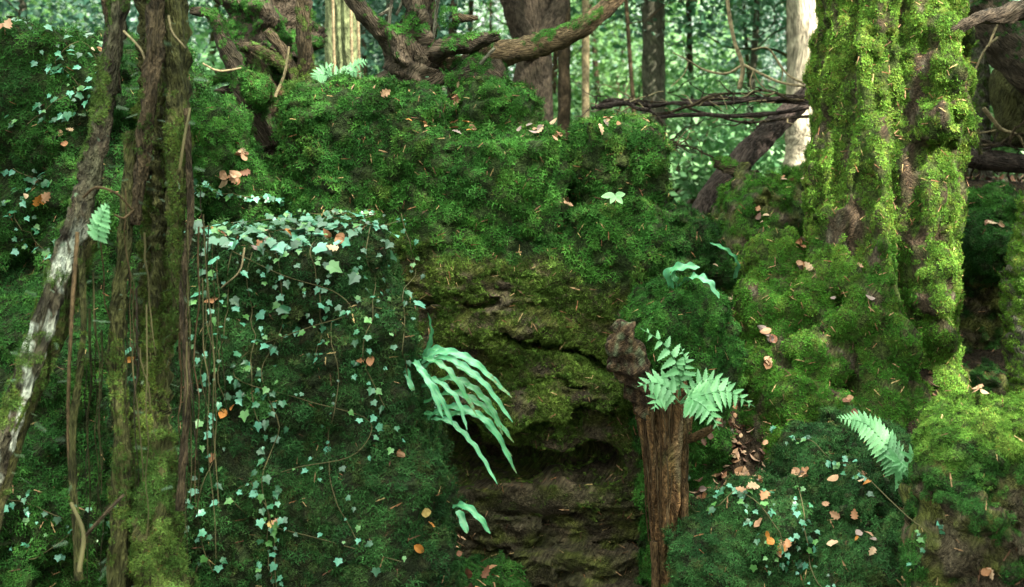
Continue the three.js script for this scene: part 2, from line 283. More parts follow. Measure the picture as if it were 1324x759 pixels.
{
  const n = 220, pos = [], ind = [], uv = [];
  const w = (u) => u * 7 + Math.sign(u) * Math.pow(Math.abs(u), 4) * 250;
  for (let j = 0; j <= n; j++) for (let i = 0; i <= n; i++) { const x = w(i / n * 2 - 1), z = -8 + w(j / n * 2 - 1); pos.push(x, groundY(x, z), z); uv.push(x, z); }
  for (let j = 0; j < n; j++) for (let i = 0; i < n; i++) { const a = j * (n + 1) + i; ind.push(a, a + n + 1, a + 1, a + 1, a + n + 1, a + n + 2); }
  const g = new THREE.BufferGeometry(); g.setAttribute('position', new THREE.Float32BufferAttribute(pos, 3)); g.setAttribute('uv', new THREE.Float32BufferAttribute(uv, 2)); g.setIndex(ind); g.computeVertexNormals();
  const o = shadows(new THREE.Mesh(g, M.soil)); o.name = 'ground'; o.userData.kind = 'structure'; scene.add(o);
}

// ---------------------------------------------------------------- boulders
const rockTone = (x, y, z) => {                       // brown limestone with patches of green algae and pale crust
  const a = fbm(x * 2.4, y * 4.5, z * 2.4, 4), b = fbm(x * 5 + 4, y * 7, z * 5, 3);
  let c = mix3([0.075, 0.055, 0.035], [0.17, 0.135, 0.09], clamp(.5 + .6 * a));
  c = mix3(c, [0.135, 0.15, 0.036], clamp(b * 1.1 + .1 + .45 * sm(.1, .4, y) + .1 + .35 * noise(x * 1.3 + 8, y * 1.3, z * 1.3))); return mix3(c, [0.17, 0.16, 0.09], clamp(noise(x * 11, y * 15, z * 11) * 1.6 - .95));
};
const shadedMossTone = (t) => (x, y, z) => mix3(t(x, y, z), [.045, .036, .018], .5);      // dead brown mat under living moss, darkened to paint shade between tufts
// dead needles and leaf scraps caught in the moss
const needle = triGeo([-.06, 0, 0, .06, 0, 0, 0, .08, 1, -.12, .02, .5, .05, .1, .6, -.02, .02, 1.1]);
const scrapTint = (x, y, z, N, r) => { const c = [[.16, .075, .035], [.26, .15, .08], [.10, .05, .03], [.32, .22, .10]][Math.floor(r() * 4)], j = .7 + .6 * r(); return [c[0] * j, c[1] * j, c[2] * j]; };
function debris(o, geo, perM2, seed) { grow(o, geo, { kind: needle, density: perM2, size: .032, sizeVar: 1.2, tint: scrapTint, seed: seed + 600, lift: .016, droop: 0, name: 'needle_litter', mat: M.scrap }); }
function boulder(name, label, f, lo, hi, cell, { tint = G.dark, mask, bits = 60, ...g } = {}) {
  const o = thing(name, label, 'boulder', [0, 0, 0]);
  const geo = mesh(f, lo, hi, cell);
  const cover = mask || (() => 1);
  paint(geo, (x, y, z) => mix3(rockTone(x, y, z), shadedMossTone(tint)(x, y, z), clamp(cover(x, y, z) * 2 - .4)));
  part(o, 'rock', geo, M.rock);
  grow(o, geo, { tint, mask, ...g });
  debris(o, geo, bits, g.seed);
  return { o, geo };
}
// cushions that meet in sharp creases, a hand and a thumb across
const cushions = (x, y, z) => .052 * Math.abs(noise(x * 5.5, y * 6.5, z * 5.5)) + .026 * Math.abs(noise(x * 12 + 5, y * 13, z * 12)) + .010 * Math.abs(noise(x * 27, y * 27, z * 27 + 3));
// lumpy growth: low swell plus cushions a few centimetres across
const lumpy = (f, a = .06, b = .022, s = 0, fr = 2.2) => (x, y, z) => { const d = f(x, y, z); if (Math.abs(d) > .35) return d; return d + a * fbm(x * fr + s, y * fr, z * fr, 2) + b * .7 * fbm(x * 8 + s, y * 8, z * 8, 2) + b - b * 45 * cushions(x + s, y, z); };

// the great outcrop in the middle: mossy domes over a cracked, layered, undercut face
{
  const dome = union([
    rbox([-0.772, 1.649, -7.050], [.43, .46, .5], .19), ell([-0.972, 1.467, -6.950], [.24, .46, .45]), rbox([-0.087, 1.865, -7.150], [.21, .26, .3], .12), rbox([-0.167, 1.549, -6.880], [.45, .31, .42], .13, .03),
    rbox([0.558, 1.589, -7.000], [.235, .33, .4], .13, -.04), rbox([0.531, 1.277, -6.820], [.28, .19, .38], .13), ell([0.302, 1.224, -6.800], [.2, .13, .3])], .045);
  const face = union([rbox([0.042, 0.601, -6.950], [.70, .72, .5], .12), ell([-0.338, 1.061, -6.780], [.4, .2, .36]), ell([0.115, 1.040, -6.780], [.3, .16, .34]), ell([-0.089, 0.890, -6.660], [.55, .19, .3]), ell([-0.414, 0.765, -6.680], [.3, .25, .25]),
    ell([0.111, 0.487, -6.540], [.42, .15, .24]), ell([0.509, 0.526, -6.540], [.24, .14, .24]), ell([-0.089, 0.291, -6.620], [.2, .12, .2]), ell([0.436, 0.286, -6.640], [.16, .14, .2])], .07);
  const cut = union([rbox([0.247, 0.727, -6.450], [.37, .032, .36], .02, -.3), rbox([0.012, 0.805, -6.450], [.12, .022, .3], .012, -.12), rbox([0.148, 0.602, -6.400], [.22, .014, .25], .008, -.12), rbox([-0.280, 0.980, -6.400], [.2, .012, .2], .008, .08), ell([-0.198, 1.225, -6.250], [.05, .05, .14]), rbox([-0.161, 1.336, -6.300], [.1, .018, .16], .01, .1),
    ell([0.321, 0.406, -6.350], [.06, .085, .25]), rbox([0.148, 0.369, -6.400], [.16, .014, .2], .01, .25), ell([-0.086, 0.162, -6.400], [.42, .13, .62]), ell([0.402, 0.165, -6.420], [.2, .11, .5]), ell([-0.295, 0.263, -6.300], [.18, .17, .6]), rbox([0.498, 0.415, -6.400], [.14, .02, .2], .01, -.15)], .03);
  const cleft = union([caps([0.297, 1.881, -6.600], [0.271, 1.496, -6.460], .09, .08), caps([0.306, 1.886, -6.800], [0.288, 1.489, -6.660], .08, .06), caps([-0.292, 2.131, -6.950], [-0.306, 1.883, -6.700], .08, .06), caps([-0.285, 1.850, -6.500], [0.230, 1.867, -6.520], .05, .05)], .02);
  const slabs = union([rbox([0.161, -0.236, -6.950], [.6, .105, .44], .03, .05, .1), rbox([-0.092, -0.154, -6.850], [.25, .07, .42], .02, -.12, -.1), rbox([0.324, -0.333, -6.820], [.42, .07, .45], .025, -.06, .15), rbox([-0.090, -0.373, -6.750], [.34, .06, .42], .02, .08, -.12),
    rbox([0.238, -0.546, -6.750], [.5, .075, .45], .03, .02), rbox([0.583, -0.329, -6.950], [.3, .4, .4], .05), rbox([0.114, -0.705, -6.700], [.8, .14, .6], .04), rbox([0.113, -0.523, -6.620], [.55, .06, .42], .02, .03, .08), rbox([0.441, -0.446, -6.720], [.3, .05, .42], .02, -.04, -.1), rbox([0.537, -0.105, -6.900], [.16, .16, .4], .05, .2)], .012);
  const core = (x, y, z) => {
    const wx = x + .03 * noise(x * 4, y * 4, z * 4), wy = y + .035 * noise(x * 3.1 + 5, y * 5, z * 3.1) + .012 * noise(x * 12, y * 12, z * 12);
    let a = face(wx, wy, z); const D = dome(x, y, z);
    if (Math.abs(a) < .3) { const band = wy * 17 + 1.2 * noise(x * 1.5, y * 2, z * 1.5); const s1 = band * .62, s2 = wy * 27 + 2.2 * noise(x * 2.2 + 3, y * 2, z * 2.2); a += -.034 * (s1 - Math.floor(s1)) * clamp(.55 + noise(x * 1.4, y * 1.5, 2)) - .014 * (s2 - Math.floor(s2)) * clamp(.4 + noise(x * 2, y * 4, 7)) + .045 * fbm(x * 2.2, y * 3.2, z * 2.2, 3) + .018 * Math.abs(noise(x * 7, y * 11, z * 7)) + .012 * Math.abs(noise(x * 17, y * 22, z * 17)) + .004 * noise(x * 45, y * 60, z * 45); }
    a = smax(a, -cut(wx, wy, z), .02);
    let b = slabs(wx, wy, z); if (Math.abs(b) < .25) { const s3 = wy * 21 + 1.6 * noise(x * 1.8, y * 2, z * 1.8); b += .02 * fbm(x * 3.3, y * 6, z * 3.3, 3) - .022 * (s3 - Math.floor(s3)) + .016 * Math.abs(noise(x * 8, y * 14, z * 8)) + .008 * Math.abs(noise(x * 21, y * 34, z * 21)); }
    a = smin(a, b, .012);
    let q = D; if (Math.abs(D) < .35) q = D + .032 * fbm(x * 2.3, y * 2.3, z * 2.3, 2) + .016 * fbm(x * 6, y * 6, z * 6, 2) + .024 - .75 * cushions(x, y, z);
    q = smax(q, -cleft(x + .02 * noise(x * 8, y * 8, z * 8), y, z), .04);
    return smin(a, q, .05);
  };
  const mask = (x, y, z, N) => { const D = dome(x, y, z), n = fbm(x * 3.2, y * 3.6, z * 3.2, 3); const full = sm(.14, .02, D + .05 * n); const th = clamp(n * 1.5 + 1.0) * sm(-.15, .25, y + .15 * n); return Math.max(full, th * mix(.35, 1, sm(.15, .4, y))); };
  const tint = (x, y, z, N, r) => { const D = dome(x, y, z); return mix3(G.thin(x, y, z, N, r), G.boulder(x, y, z, N, r), sm(.12, 0, D + .05 * noise(x * 5, y * 5, z * 5))); };
  const o = thing('rock_outcrop', 'great mossy rock outcrop with cracked layered face and dark hollow below', 'rock');
  const geo = mesh(core, [-1.45, -0.9, -7.7], [0.95, 2.35, -5.9], .0125);
  const N = new THREE.Vector3();
  debris(o, geo, 110, 2);
  paint(geo, (x, y, z) => mix3(rockTone(x, y, z), shadedMossTone(tint)(x, y, z), clamp(sm(.14, .02, dome(x, y, z)) + .35 * clamp(fbm(x * 3.2, y * 3.6, z * 3.2, 3) * 1.5 + .3))));
  part(o, 'rock', geo, M.rock);
  grow(o, geo, { tint, mask: (x, y, z, n) => sm(.14, .02, dome(x, y, z) + .05 * noise(x * 4, y * 4, z * 4)) * clamp(1.3 + .9 * fbm(x * 7, y * 7, z * 7, 2)), density: 4800, size: .034, seed: 2, droop: .4, sizeVar: .8 });
  grow(o, geo, { tint: G.thin, mask: (x, y, z, n) => mask(x, y, z, n) * (1 - sm(.14, .02, dome(x, y, z))), density: 7500, size: .016, kind: 'cushion', seed: 3, name: 'thin_moss' });
}
// boulder draped in ivy, in front on the left
const ivyBoulder = lumpy(union([rbox([-1.016, 0.848, -5.720], [.44, .53, .36], .09), rbox([-0.840, 0.220, -5.660], [.50, .8, .38], .11, .17), rbox([-0.930, -0.043, -5.620], [.6, .5, .44], .2), ell([-1.233, 0.508, -5.600], [.5, .7, .4])], .12), .035, .016, 3, 2.4);
boulder('ivy_draped_boulder', 'tall dark boulder with ivy strands trailing down its mossy front', ivyBoulder, [-2.0, -.9, -6.3], [.05, 1.65, -4.9], .02, { tint: G.ivyRock, density: 4000, size: .03, seed: 4, droop: .55, sizeVar: .9 });
// tall bank of rock behind the left tree
const leftBank = lumpy(union([rbox([-2.636, 0.797, -6.750], [.85, 1.5, .6], .3, -.05), ell([-1.962, 0.512, -6.300], [.5, 1.1, .45]), ell([-2.232, 0.157, -5.900], [.7, .8, .5]), ell([-2.420, 1.937, -6.500], [.45, .33, .4])], .3), .10, .03, 9, 1.9);
boulder('rock_bank', 'high mossy rock bank with ivy and fallen leaves along its rim', leftBank, [-3.7, -1, -7.6], [-1.2, 2.75, -5.2], .03, { tint: G.dark, density: 3600, size: .034, seed: 5, droop: .5 });
// mound beside the outcrop, upper left
boulder('mossy_boulder', 'rounded green mound between the fallen limb and the yew trunk', lumpy(union([ell([-1.577, 1.721, -6.750], [.18, .3, .3]), ell([-1.393, 1.482, -6.900], [.28, .22, .35])], .15), .03, .02, 13, 3), [-2.0, .9, -7.4], [-1.0, 2.2, -6.2], .02, { tint: G.boulder, density: 4600, size: .03, seed: 6 });
// knob carrying the broken stump's fern bed
boulder('mossy_boulder', 'small mossy knob behind the broken wooden stump, fern on its crown', lumpy(union([ell([0.805, 0.876, -6.300], [.23, .25, .26]), ell([0.927, 0.707, -6.400], [.2, .25, .25]), rbox([0.862, -0.000, -6.500], [.2, .6, .25], .12)], .14), .035, .02, 17, 3), [.4, -.8, -7], [1.35, 1.35, -5.85], .018, { tint: G.boulder, density: 4800, size: .028, seed: 7 });
boulder('mossy_boulder', 'dark rounded boulder wedged under the lower end of the leaning log', lumpy(union([ell([0.995, 1.207, -7.500], [.2, .22, .25]), ell([1.123, 1.053, -7.600], [.22, .2, .22]), ell([0.891, 0.935, -7.400], [.22, .25, .2])], .1), .03, .02, 19, 3), [.5, .5, -8.1], [1.6, 1.6, -6.9], .02, { tint: G.dark, density: 4200, size: .03, seed: 8 });
boulder('mossy_hummock', 'hummock of moss and roots between the leaning log and big trunk', lumpy(union([ell([1.572, 1.335, -8.000], [.3, .3, .3]), ell([1.419, 1.044, -7.700], [.2, .35, .25]), ell([1.858, 1.589, -8.300], [.16, .07, .14]), ell([1.542, 0.742, -7.500], [.3, .4, .25])], .12), .05, .02, 23, 3), [.9, .2, -8.8], [2.2, 1.85, -6.9], .02, { tint: G.lumps, density: 3800, size: .028, seed: 9, mask: (x, y, z, N) => clamp(.75 + 1.2 * fbm(x * 4, y * 4, z * 4, 2)) });
boulder('mossy_boulder', 'flat topped mossy boulder behind the big trunk under the branch pile', lumpy(ell([3.154, 1.297, -8.500], [.31, .22, .3]), .02, .02, 29, 3), [2.6, .7, -9], [3.8, 1.8, -7.9], .02, { tint: G.boulder, density: 4400, size: .03, seed: 10 });
boulder('mossy_boulder', 'boulder with moss cap and bare brown hollow beside the big trunk', lumpy(union([ell([2.904, 1.137, -8.050], [.24, .2, .28]), ell([3.105, 1.126, -8.000], [.15, .15, .25]), rbox([3.066, 0.474, -8.400], [.36, .55, .25], .1), ell([2.824, 0.248, -7.700], [.3, .2, .3])], .08), .03, .02, 31, 3), [2.4, -.2, -9], [3.6, 1.45, -7.2], .02, { tint: G.dark, density: 4400, size: .03, seed: 11, mask: (x, y, z, N) => y > .95 ? 1 : clamp(.5 + fbm(x * 4, y * 4, z * 4, 2) + sm(2.95, 2.75, x) * .4) });
// the rock standing in front on the right
{
  const f = lumpy(union([rbox([2.094, -0.046, -5.200], [.39, .72, .42], .16, .02, -.36), rbox([2.061, -0.305, -5.150], [.41, .6, .44], .16, 0, -.36), ell([1.731, 0.394, -4.720], [.09, .07, .06])], .16), .03, .018, 37, 3.5);
  boulder('mossy_boulder', 'squat rock in the near corner with moss cap tinted as if sunlit and bare crusted patch', (x, y, z) => smax(f(x, y, z), -ell([1.659, 0.259, -4.720], [.07, .05, .12])(x, y + .02 * noise(x * 9, y * 9, z * 9), z), .03), [1.3, -.95, -5.9], [2.55, 1.0, -4.4], .014, { tint: (x, y, z, N, r) => mix3(G.dark(x, y, z, N, r), G.tree(x, y, z, N, r), sm(.42, .70, y + .12 * noise(x * 6, y * 6, z * 6))), density: 5600, size: .021, seed: 12, mask: (x, y, z, N) => { const n = fbm(x * 5, y * 6, z * 5, 3); return clamp(sm(.3, .6, y + .1 * n) + .75 + n * .9 - (Math.hypot((x - 1.76) / .2, (y - .28) / .22) < 1.1 ? .6 : 0)); } });  // moss tint brighter on top, darker on sides: sun and shade painted in
}
// low ivy mounds in front of the big tree
boulder('ivy_mound', 'low mound of moss and ivy at the foot of the broken stump', lumpy(union([ell([1.130, -0.119, -5.750], [.30, .36, .32]), ell([0.945, -0.187, -5.800], [.2, .28, .3])], .15), .05, .025, 41, 3), [.5, -.9, -6.4], [1.5, .45, -5.2], .018, { tint: G.ivyRock, density: 5200, size: .026, seed: 13 });
boulder('ivy_mound', 'ivy mound in front of the big trunk with the bracken frond above', lumpy(union([ell([1.536, -0.112, -5.900], [.28, .44, .34]), ell([1.774, -0.155, -6.100], [.22, .32, .3]), ell([1.518, -0.123, -5.450], [.26, .24, .25]), ell([1.532, 0.179, -6.250], [.24, .2, .26]), ell([1.793, 0.205, -6.300], [.22, .2, .26])], .15), .05, .025, 43, 3), [.9, -.9, -6.75], [2.1, .65, -5], .018, { tint: G.ivyRock, density: 5200, size: .026, seed: 14 });
// toe of bank below the ivy boulder
boulder('mossy_boulder', 'low mossy toe of ground beside the layered rock foot', lumpy(ell([-0.182, -0.364, -5.750], [.25, .24, .3]), .04, .02, 47, 4), [-.6, -.9, -6.2], [.2, .1, -5.3], .018, { tint: G.dark, density: 5200, size: .024, seed: 15 });

// ---------------------------------------------------------------- the big sunlit tree on the right
{
  const A = [[2.152, -0.196, -7.250], [2.143, 0.642, -7.250], [2.114, 1.522, -7.300], [2.168, 2.192, -7.350], [2.224, 2.915, -7.400]];
  const trunk = union([caps(A[0], A[1], .36, .37), caps(A[1], A[2], .37, .385), caps(A[2], A[3], .385, .375), caps(A[3], A[4], .375, .39), caps(A[4], [2.3, 5.5, -7.5], .39, .34)], .1);
  const lumps = union([
    ell([2.359, 2.193, -7.050], [.16, .17, .2]), ell([2.431, 1.959, -7.100], [.12, .14, .2]), ell([2.345, 2.413, -7.100], [.18, .14, .2]), ell([2.284, 1.912, -6.980], [.13, .12, .15]),
    ell([2.269, 1.487, -7.000], [.13, .22, .16]), ell([2.274, 1.129, -6.950], [.13, .13, .16]), ell([2.244, 0.963, -6.920], [.11, .09, .14]), ell([2.297, 0.766, -6.980], [.13, .12, .18]), ell([2.333, 0.465, -7.000], [.15, .16, .2]), ell([2.096, 0.367, -6.850], [.16, .22, .18]),
    caps([2.021, 1.320, -6.950], [1.915, 0.583, -6.800], .1, .15), ell([1.853, 0.914, -6.800], [.12, .16, .12]), ell([1.775, 1.070, -6.900], [.12, .15, .15]), ell([1.552, 0.694, -6.750], [.14, .15, .16]), ell([1.655, 0.632, -6.750], [.14, .14, .16]), ell([1.414, 0.461, -6.680], [.2, .16, .18]), ell([1.457, 0.255, -6.600], [.2, .16, .18]), ell([1.396, 0.099, -6.500], [.16, .12, .16]),
    ell([1.586, 0.903, -6.900], [.14, .18, .16]), caps([1.822, 1.317, -7.000], [1.628, 0.819, -6.900], .14, .14), caps([1.503, 1.139, -7.100], [1.357, 0.418, -6.800], .13, .13), ell([1.375, 0.848, -7.000], [.15, .2, .16]), ell([1.304, 0.575, -6.850], [.15, .16, .16]), ell([1.708, 0.831, -6.800], [.13, .12, .14]), ell([1.610, 0.406, -6.650], [.16, .16, .16]), ell([2.018, 0.749, -6.800], [.13, .18, .14]), ell([1.276, 0.314, -6.700], [.15, .14, .16]), ell([1.785, 0.274, -6.700], [.22, .22, .2]), caps([1.936, 0.583, -6.800], [1.799, -0.026, -6.600], .15, .2), ell([2.206, -0.046, -7.000], [.25, .2, .22]), ell([1.377, 0.111, -6.700], [.14, .2, .16])], .014);
  const cut = union([caps([2.195, 2.318, -6.860], [2.224, 2.076, -6.860], .06, .085), caps([2.197, 1.721, -6.840], [2.409, 1.750, -6.900], .085, .05), caps([2.195, 1.721, -6.860], [2.172, 1.323, -6.880], .06, .035), caps([1.918, 1.595, -6.900], [1.869, 1.220, -6.860], .075, .065), caps([1.875, 1.221, -6.850], [1.836, 0.997, -6.800], .05, .03), caps([1.785, 2.037, -6.920], [1.759, 1.321, -6.920], .035, .03), caps([1.625, 0.474, -6.500], [1.549, 0.260, -6.400], .03, .03), ell([2.152, 0.934, -6.700], [.06, .035, .1])], .03);
  const f = (x, y, z) => {
    const low = sm(1.2, .85, y); let d = smin(trunk(x, y, z), lumps(x, y, z - .09 * low), .02); if (Math.abs(d) > .35) return d;
    const an = Math.atan2(z + 7.3, x - 2.1), up = sm(.6, 1.2, y);
    d += up * (.032 * Math.cos(an * 8 + 2 * noise(x, y * .8, z)) + .018 * Math.cos(an * 19 + 3 * noise(x * 2, y, z * 2)));
    d += .03 * fbm(x * 3.3, y * 2.2, z * 3.3, 2) + .014 * fbm(x * 10, y * 7, z * 10, 2) + .012 - mix(.55, .3, low) * cushions(x, y * .8, z);
    return smax(d, -cut(x + .02 * noise(x * 6, y * 6, z * 6), y, z), .05);
  };
  const o = thing('mossy_tree', 'massive old trunk thick with bright moss, sun falling on its upper half', 'tree');
  const geo = mesh(f, [1.0, -.4, -8.2], [2.95, 3.3, -6.1], .019);
  const bare = (x, y, z) => clamp(fbm(x * 5, y * 1.6, z * 5, 3) * 1.4 - .5 + (cut(x, y, z) < .045 ? 1 : 0) + sm(1.78, 1.66, x) * sm(1.9, 2.3, y) * .5);
  paint(geo, (x, y, z) => { const b = bare(x, y, z); const w = clamp(noise(x * 14, y * 5, z * 14) * 1.5 - .5); return mix3(shadedMossTone(G.tree)(x, y, z), mix3([.10, .07, .045], [.21, .185, .14], w), b); });
  part(o, 'trunk', geo, M.rock);
  const upper = limb([R([2.2, 3.1, -7.4], .40), R([2.25, 5, -7.5], .36), R([2.35, 8, -7.7], .28), R([2.3, 11, -7.8], .16)], { seg: 16, step: .2 });
  part(o, 'upper_trunk', upper, M.barkGreen);
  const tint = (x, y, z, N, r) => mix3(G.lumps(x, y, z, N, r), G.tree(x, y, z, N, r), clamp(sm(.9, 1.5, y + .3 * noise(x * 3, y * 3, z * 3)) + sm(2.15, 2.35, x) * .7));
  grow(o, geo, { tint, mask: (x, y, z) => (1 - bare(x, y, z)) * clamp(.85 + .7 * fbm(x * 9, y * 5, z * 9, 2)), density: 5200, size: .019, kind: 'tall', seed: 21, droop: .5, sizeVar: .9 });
  debris(o, geo, 120, 21);
  // dead limb reaching right from the burl
  part(o, 'dead_limb', limb([R([2.312, 2.381, -7.000], .035), R([2.405, 2.422, -6.900], .03), R([2.518, 2.476, -6.900], .035), R([2.717, 2.518, -7.000], .05), R([2.971, 2.585, -7.100], .06)], { seg: 10, step: .03, rough: .3 }), M.barkBrown);
}
// ---------------------------------------------------------------- other trunks and limbs near the rocks
function mossLimb(parent, name, pts, mat, moss, opt = {}) {
  const g = limb(pts, { seg: 14, step: .03, ...opt }); const m = part(parent, name, g, mat);
  if (moss) grow(m, g, { density: 5200, size: .02, tint: G.left, droop: .3, ...moss });
  return m;
}
// old yew in front on the left: twisted stems, hanging roots, fine twigs
{
  const r = rng(61), o = thing('yew_tree', 'gnarled old yew of several twisted stems hung with roots and twigs', 'tree');
  const up = (x, y, z, N) => clamp(.35 + 1.1 * fbm(x * 5, y * 2, z * 5, 3));
  const thin = { mask: up, tint: G.left, density: 3600, size: .013, kind: 'tall' };
  mossLimb(o, 'trunk', [R([-1.378, -0.005, -4.750], .10), R([-1.370, 0.458, -4.750], .085), R([-1.349, 0.912, -4.800], .052), R([-1.331, 1.320, -4.800], .058), R([-1.326, 1.612, -4.800], .055), R([-1.363, 1.966, -4.850], .052), R([-1.341, 2.415, -4.900], .07), [-1.25, 4, -5, .08]], M.barkGreen, { ...thin, density: 4600, seed: 31 }, { flute: .3, flutes: 4, rough: .35, seed: 2, seg: 22, step: .02 });
  mossLimb(o, 'stem', [R([-1.229, 1.068, -4.720], .02), R([-1.246, 1.442, -4.720], .032), R([-1.240, 1.786, -4.720], .04), R([-1.260, 2.133, -4.750], .045), R([-1.285, 2.488, -4.800], .05)], M.barkGreen, { ...thin, seed: 32 }, { flute: .2, rough: .3, seed: 4 });
  mossLimb(o, 'stem', [R([-1.384, 1.472, -4.680], .016), R([-1.355, 1.728, -4.660], .022), R([-1.321, 2.012, -4.660], .026), R([-1.312, 2.358, -4.700], .03)], M.bark, { ...thin, density: 1600, seed: 39 }, { rough: .35, seed: 6, flute: .25, flutes: 3 });
  mossLimb(o, 'stem', [R([-1.433, 0.133, -4.600], .032), R([-1.416, 0.604, -4.620], .028), R([-1.448, 1.021, -4.650], .024), R([-1.423, 1.444, -4.680], .022), R([-1.401, 1.814, -4.700], .02)], M.barkGreen, { ...thin, density: 2600, seed: 37 }, { rough: .35, seed: 17, flute: .25, flutes: 3 });
  mossLimb(o, 'stem', [R([-1.533, 0.222, -4.500], .013), R([-1.562, 0.738, -4.520], .012), R([-1.537, 1.090, -4.560], .011), R([-1.561, 1.392, -4.600], .011)], M.barkGreen, { ...thin, density: 900, seed: 38 }, { rough: .35, seed: 18 });
  mossLimb(o, 'stem', [R([-1.203, 0.441, -4.600], .014), R([-1.180, 0.885, -4.620], .013), R([-1.205, 1.219, -4.650], .012), R([-1.184, 1.501, -4.680], .012), R([-1.206, 1.900, -4.700], .012)], M.bark, null, { rough: .35, seed: 19 });
  mossLimb(o, 'buttress', [R([-1.287, -0.001, -4.660], .11), R([-1.309, 0.362, -4.680], .085), R([-1.321, 0.691, -4.740], .05)], M.barkGreen, { tint: G.left, density: 4800, size: .022, seed: 40 }, { rough: .35, seed: 20, flute: .15 });
  { // leaning stem, grey bark with crusts of white lichen
    const g = limb([R([-1.888, 0.510, -4.550], .034), R([-1.749, 0.897, -4.550], .036), R([-1.642, 1.280, -4.600], .038), R([-1.567, 1.544, -4.650], .04), R([-1.535, 1.757, -4.700], .036), R([-1.508, 2.018, -4.750], .034), R([-1.472, 2.401, -4.800], .034)], { seg: 26, step: .012, rough: .28, seed: 8, flute: .14, flutes: 3 });
    paint(g, (x, y, z, nx, ny, nz) => { const low = sm(1.6, 1.25, y), w = sm(.02, .2, fbm(x * 9, y * 5, z * 9, 4) + .1 * noise(x * 60, y * 60, z * 60) - .36 + .3 * low) * low; return mix3(mix3([.055, .045, .035], [.13, .13, .09], clamp(.5 + fbm(x * 20, y * 5, z * 20, 2) * .6)), [.6, .68, .64], w); });
    const st = part(o, 'stem', g, M.barkCrust);
    grow(st, g, { density: 5200, size: .018, tint: G.left, mask: (x, y, z, N) => clamp(.2 + 1.2 * fbm(x * 5, y * 3, z * 5, 2) - N.x * .9 - (y < 1.5 ? .2 : 0)), seed: 33 });
  }
  mossLimb(o, 'stem', [R([-1.894, 0.357, -4.600], .03), R([-1.776, 0.773, -4.620], .03), R([-1.657, 1.102, -4.680], .028), R([-1.556, 1.442, -4.720], .03)], M.barkGreen, { mask: up, seed: 34, density: 3000 }, { rough: .3, seed: 9 });
  mossLimb(o, 'stem', [R([-1.580, 2.386, -4.900], .016), R([-1.547, 2.207, -4.900], .018), R([-1.510, 1.966, -4.850], .02)], M.bark, null, { seed: 10 });
  // hanging roots and dead suckers
  for (let i = 0; i < 38; i++) {
    const x = -1.60 + .52 * r() ** .9, y0 = 1.62 - .6 * r(), y1 = Math.max(y0 - .35 - .75 * r(), .2 - .3 * r()), z = -4.5 - .25 * r();
    part(o, 'hanging_root', limb(twigPts([x, y0, z], [x + .09 * (r() - .5), y1, z - .1], .002 + .004 * r() * r(), .0015, .012, r, 8), { seg: 5, step: .05 }), [M.vine, M.barkBrown, M.barkGreen, M.root, M.barkGreen, M.vine][i % 6]);
  }
  for (const [pts, m, w] of [[[[-1.516, 1.577, -4.500], [-1.454, 1.613, -4.450], [-1.386, 1.592, -4.450], [-1.341, 1.530, -4.500]], M.root, .006], [[[-1.341, 1.530, -4.500], [-1.368, 1.504, -4.480], [-1.394, 1.516, -4.460]], M.root, .005], [[[-1.538, 1.454, -4.500], [-1.560, 1.125, -4.500], [-1.578, 0.738, -4.520], [-1.549, 0.359, -4.500]], M.root, .008], [[[-1.493, 0.389, -4.400], [-1.403, 0.490, -4.420], [-1.374, 0.523, -4.500]], M.bark, .008], [[[-1.435, 2.186, -4.700], [-1.352, 2.097, -4.660], [-1.338, 1.961, -4.660]], M.deadPale, .005], [[[-1.242, 2.232, -4.600], [-1.231, 2.176, -4.600], [-1.181, 2.114, -4.600]], M.deadPale, .004], [[[-1.073, 1.359, -5.100], [-1.088, 1.267, -5.080], [-1.166, 1.197, -5.100]], M.deadPale, .004], [[[-1.203, 1.672, -4.600], [-1.186, 1.784, -4.600], [-1.177, 1.898, -4.650]], M.vine, .006], [[[-1.482, 0.298, -4.350], [-1.483, 0.415, -4.400], [-1.543, 0.509, -4.450]], M.vine, .009]])
    part(o, 'twig', limb(pts.map((p, i) => R(p, w * (1 - .15 * i))), { seg: 6, step: .02 }), m);
  // sprays of flat needles hanging from the stems
  const sp = []; for (let k = 0; k < 9; k++) for (const s of [-1, 1]) { const y = k / 9; sp.push(0, y, 0, s * .28 * (1 - y * .5), y + .14, .04, 0, y + .07, 0); }
  const spray = triGeo(sp), src = mergeGeometries(o.children.filter(c => c.name === 'trunk' || c.name === 'stem').map(c => { const g = c.geometry.clone(); g.deleteAttribute('color'); return g; }));
  grow(o, src, { kind: spray, density: 110, size: .035, tint: greens([.04, .085, .04], [.075, .14, .075], [.11, .16, .08]), seed: 36, droop: .35, name: 'needle_spray', lift: .02, sizeVar: 1.2, mat: leafMat([1, 1, 1], .15, .7) });
}
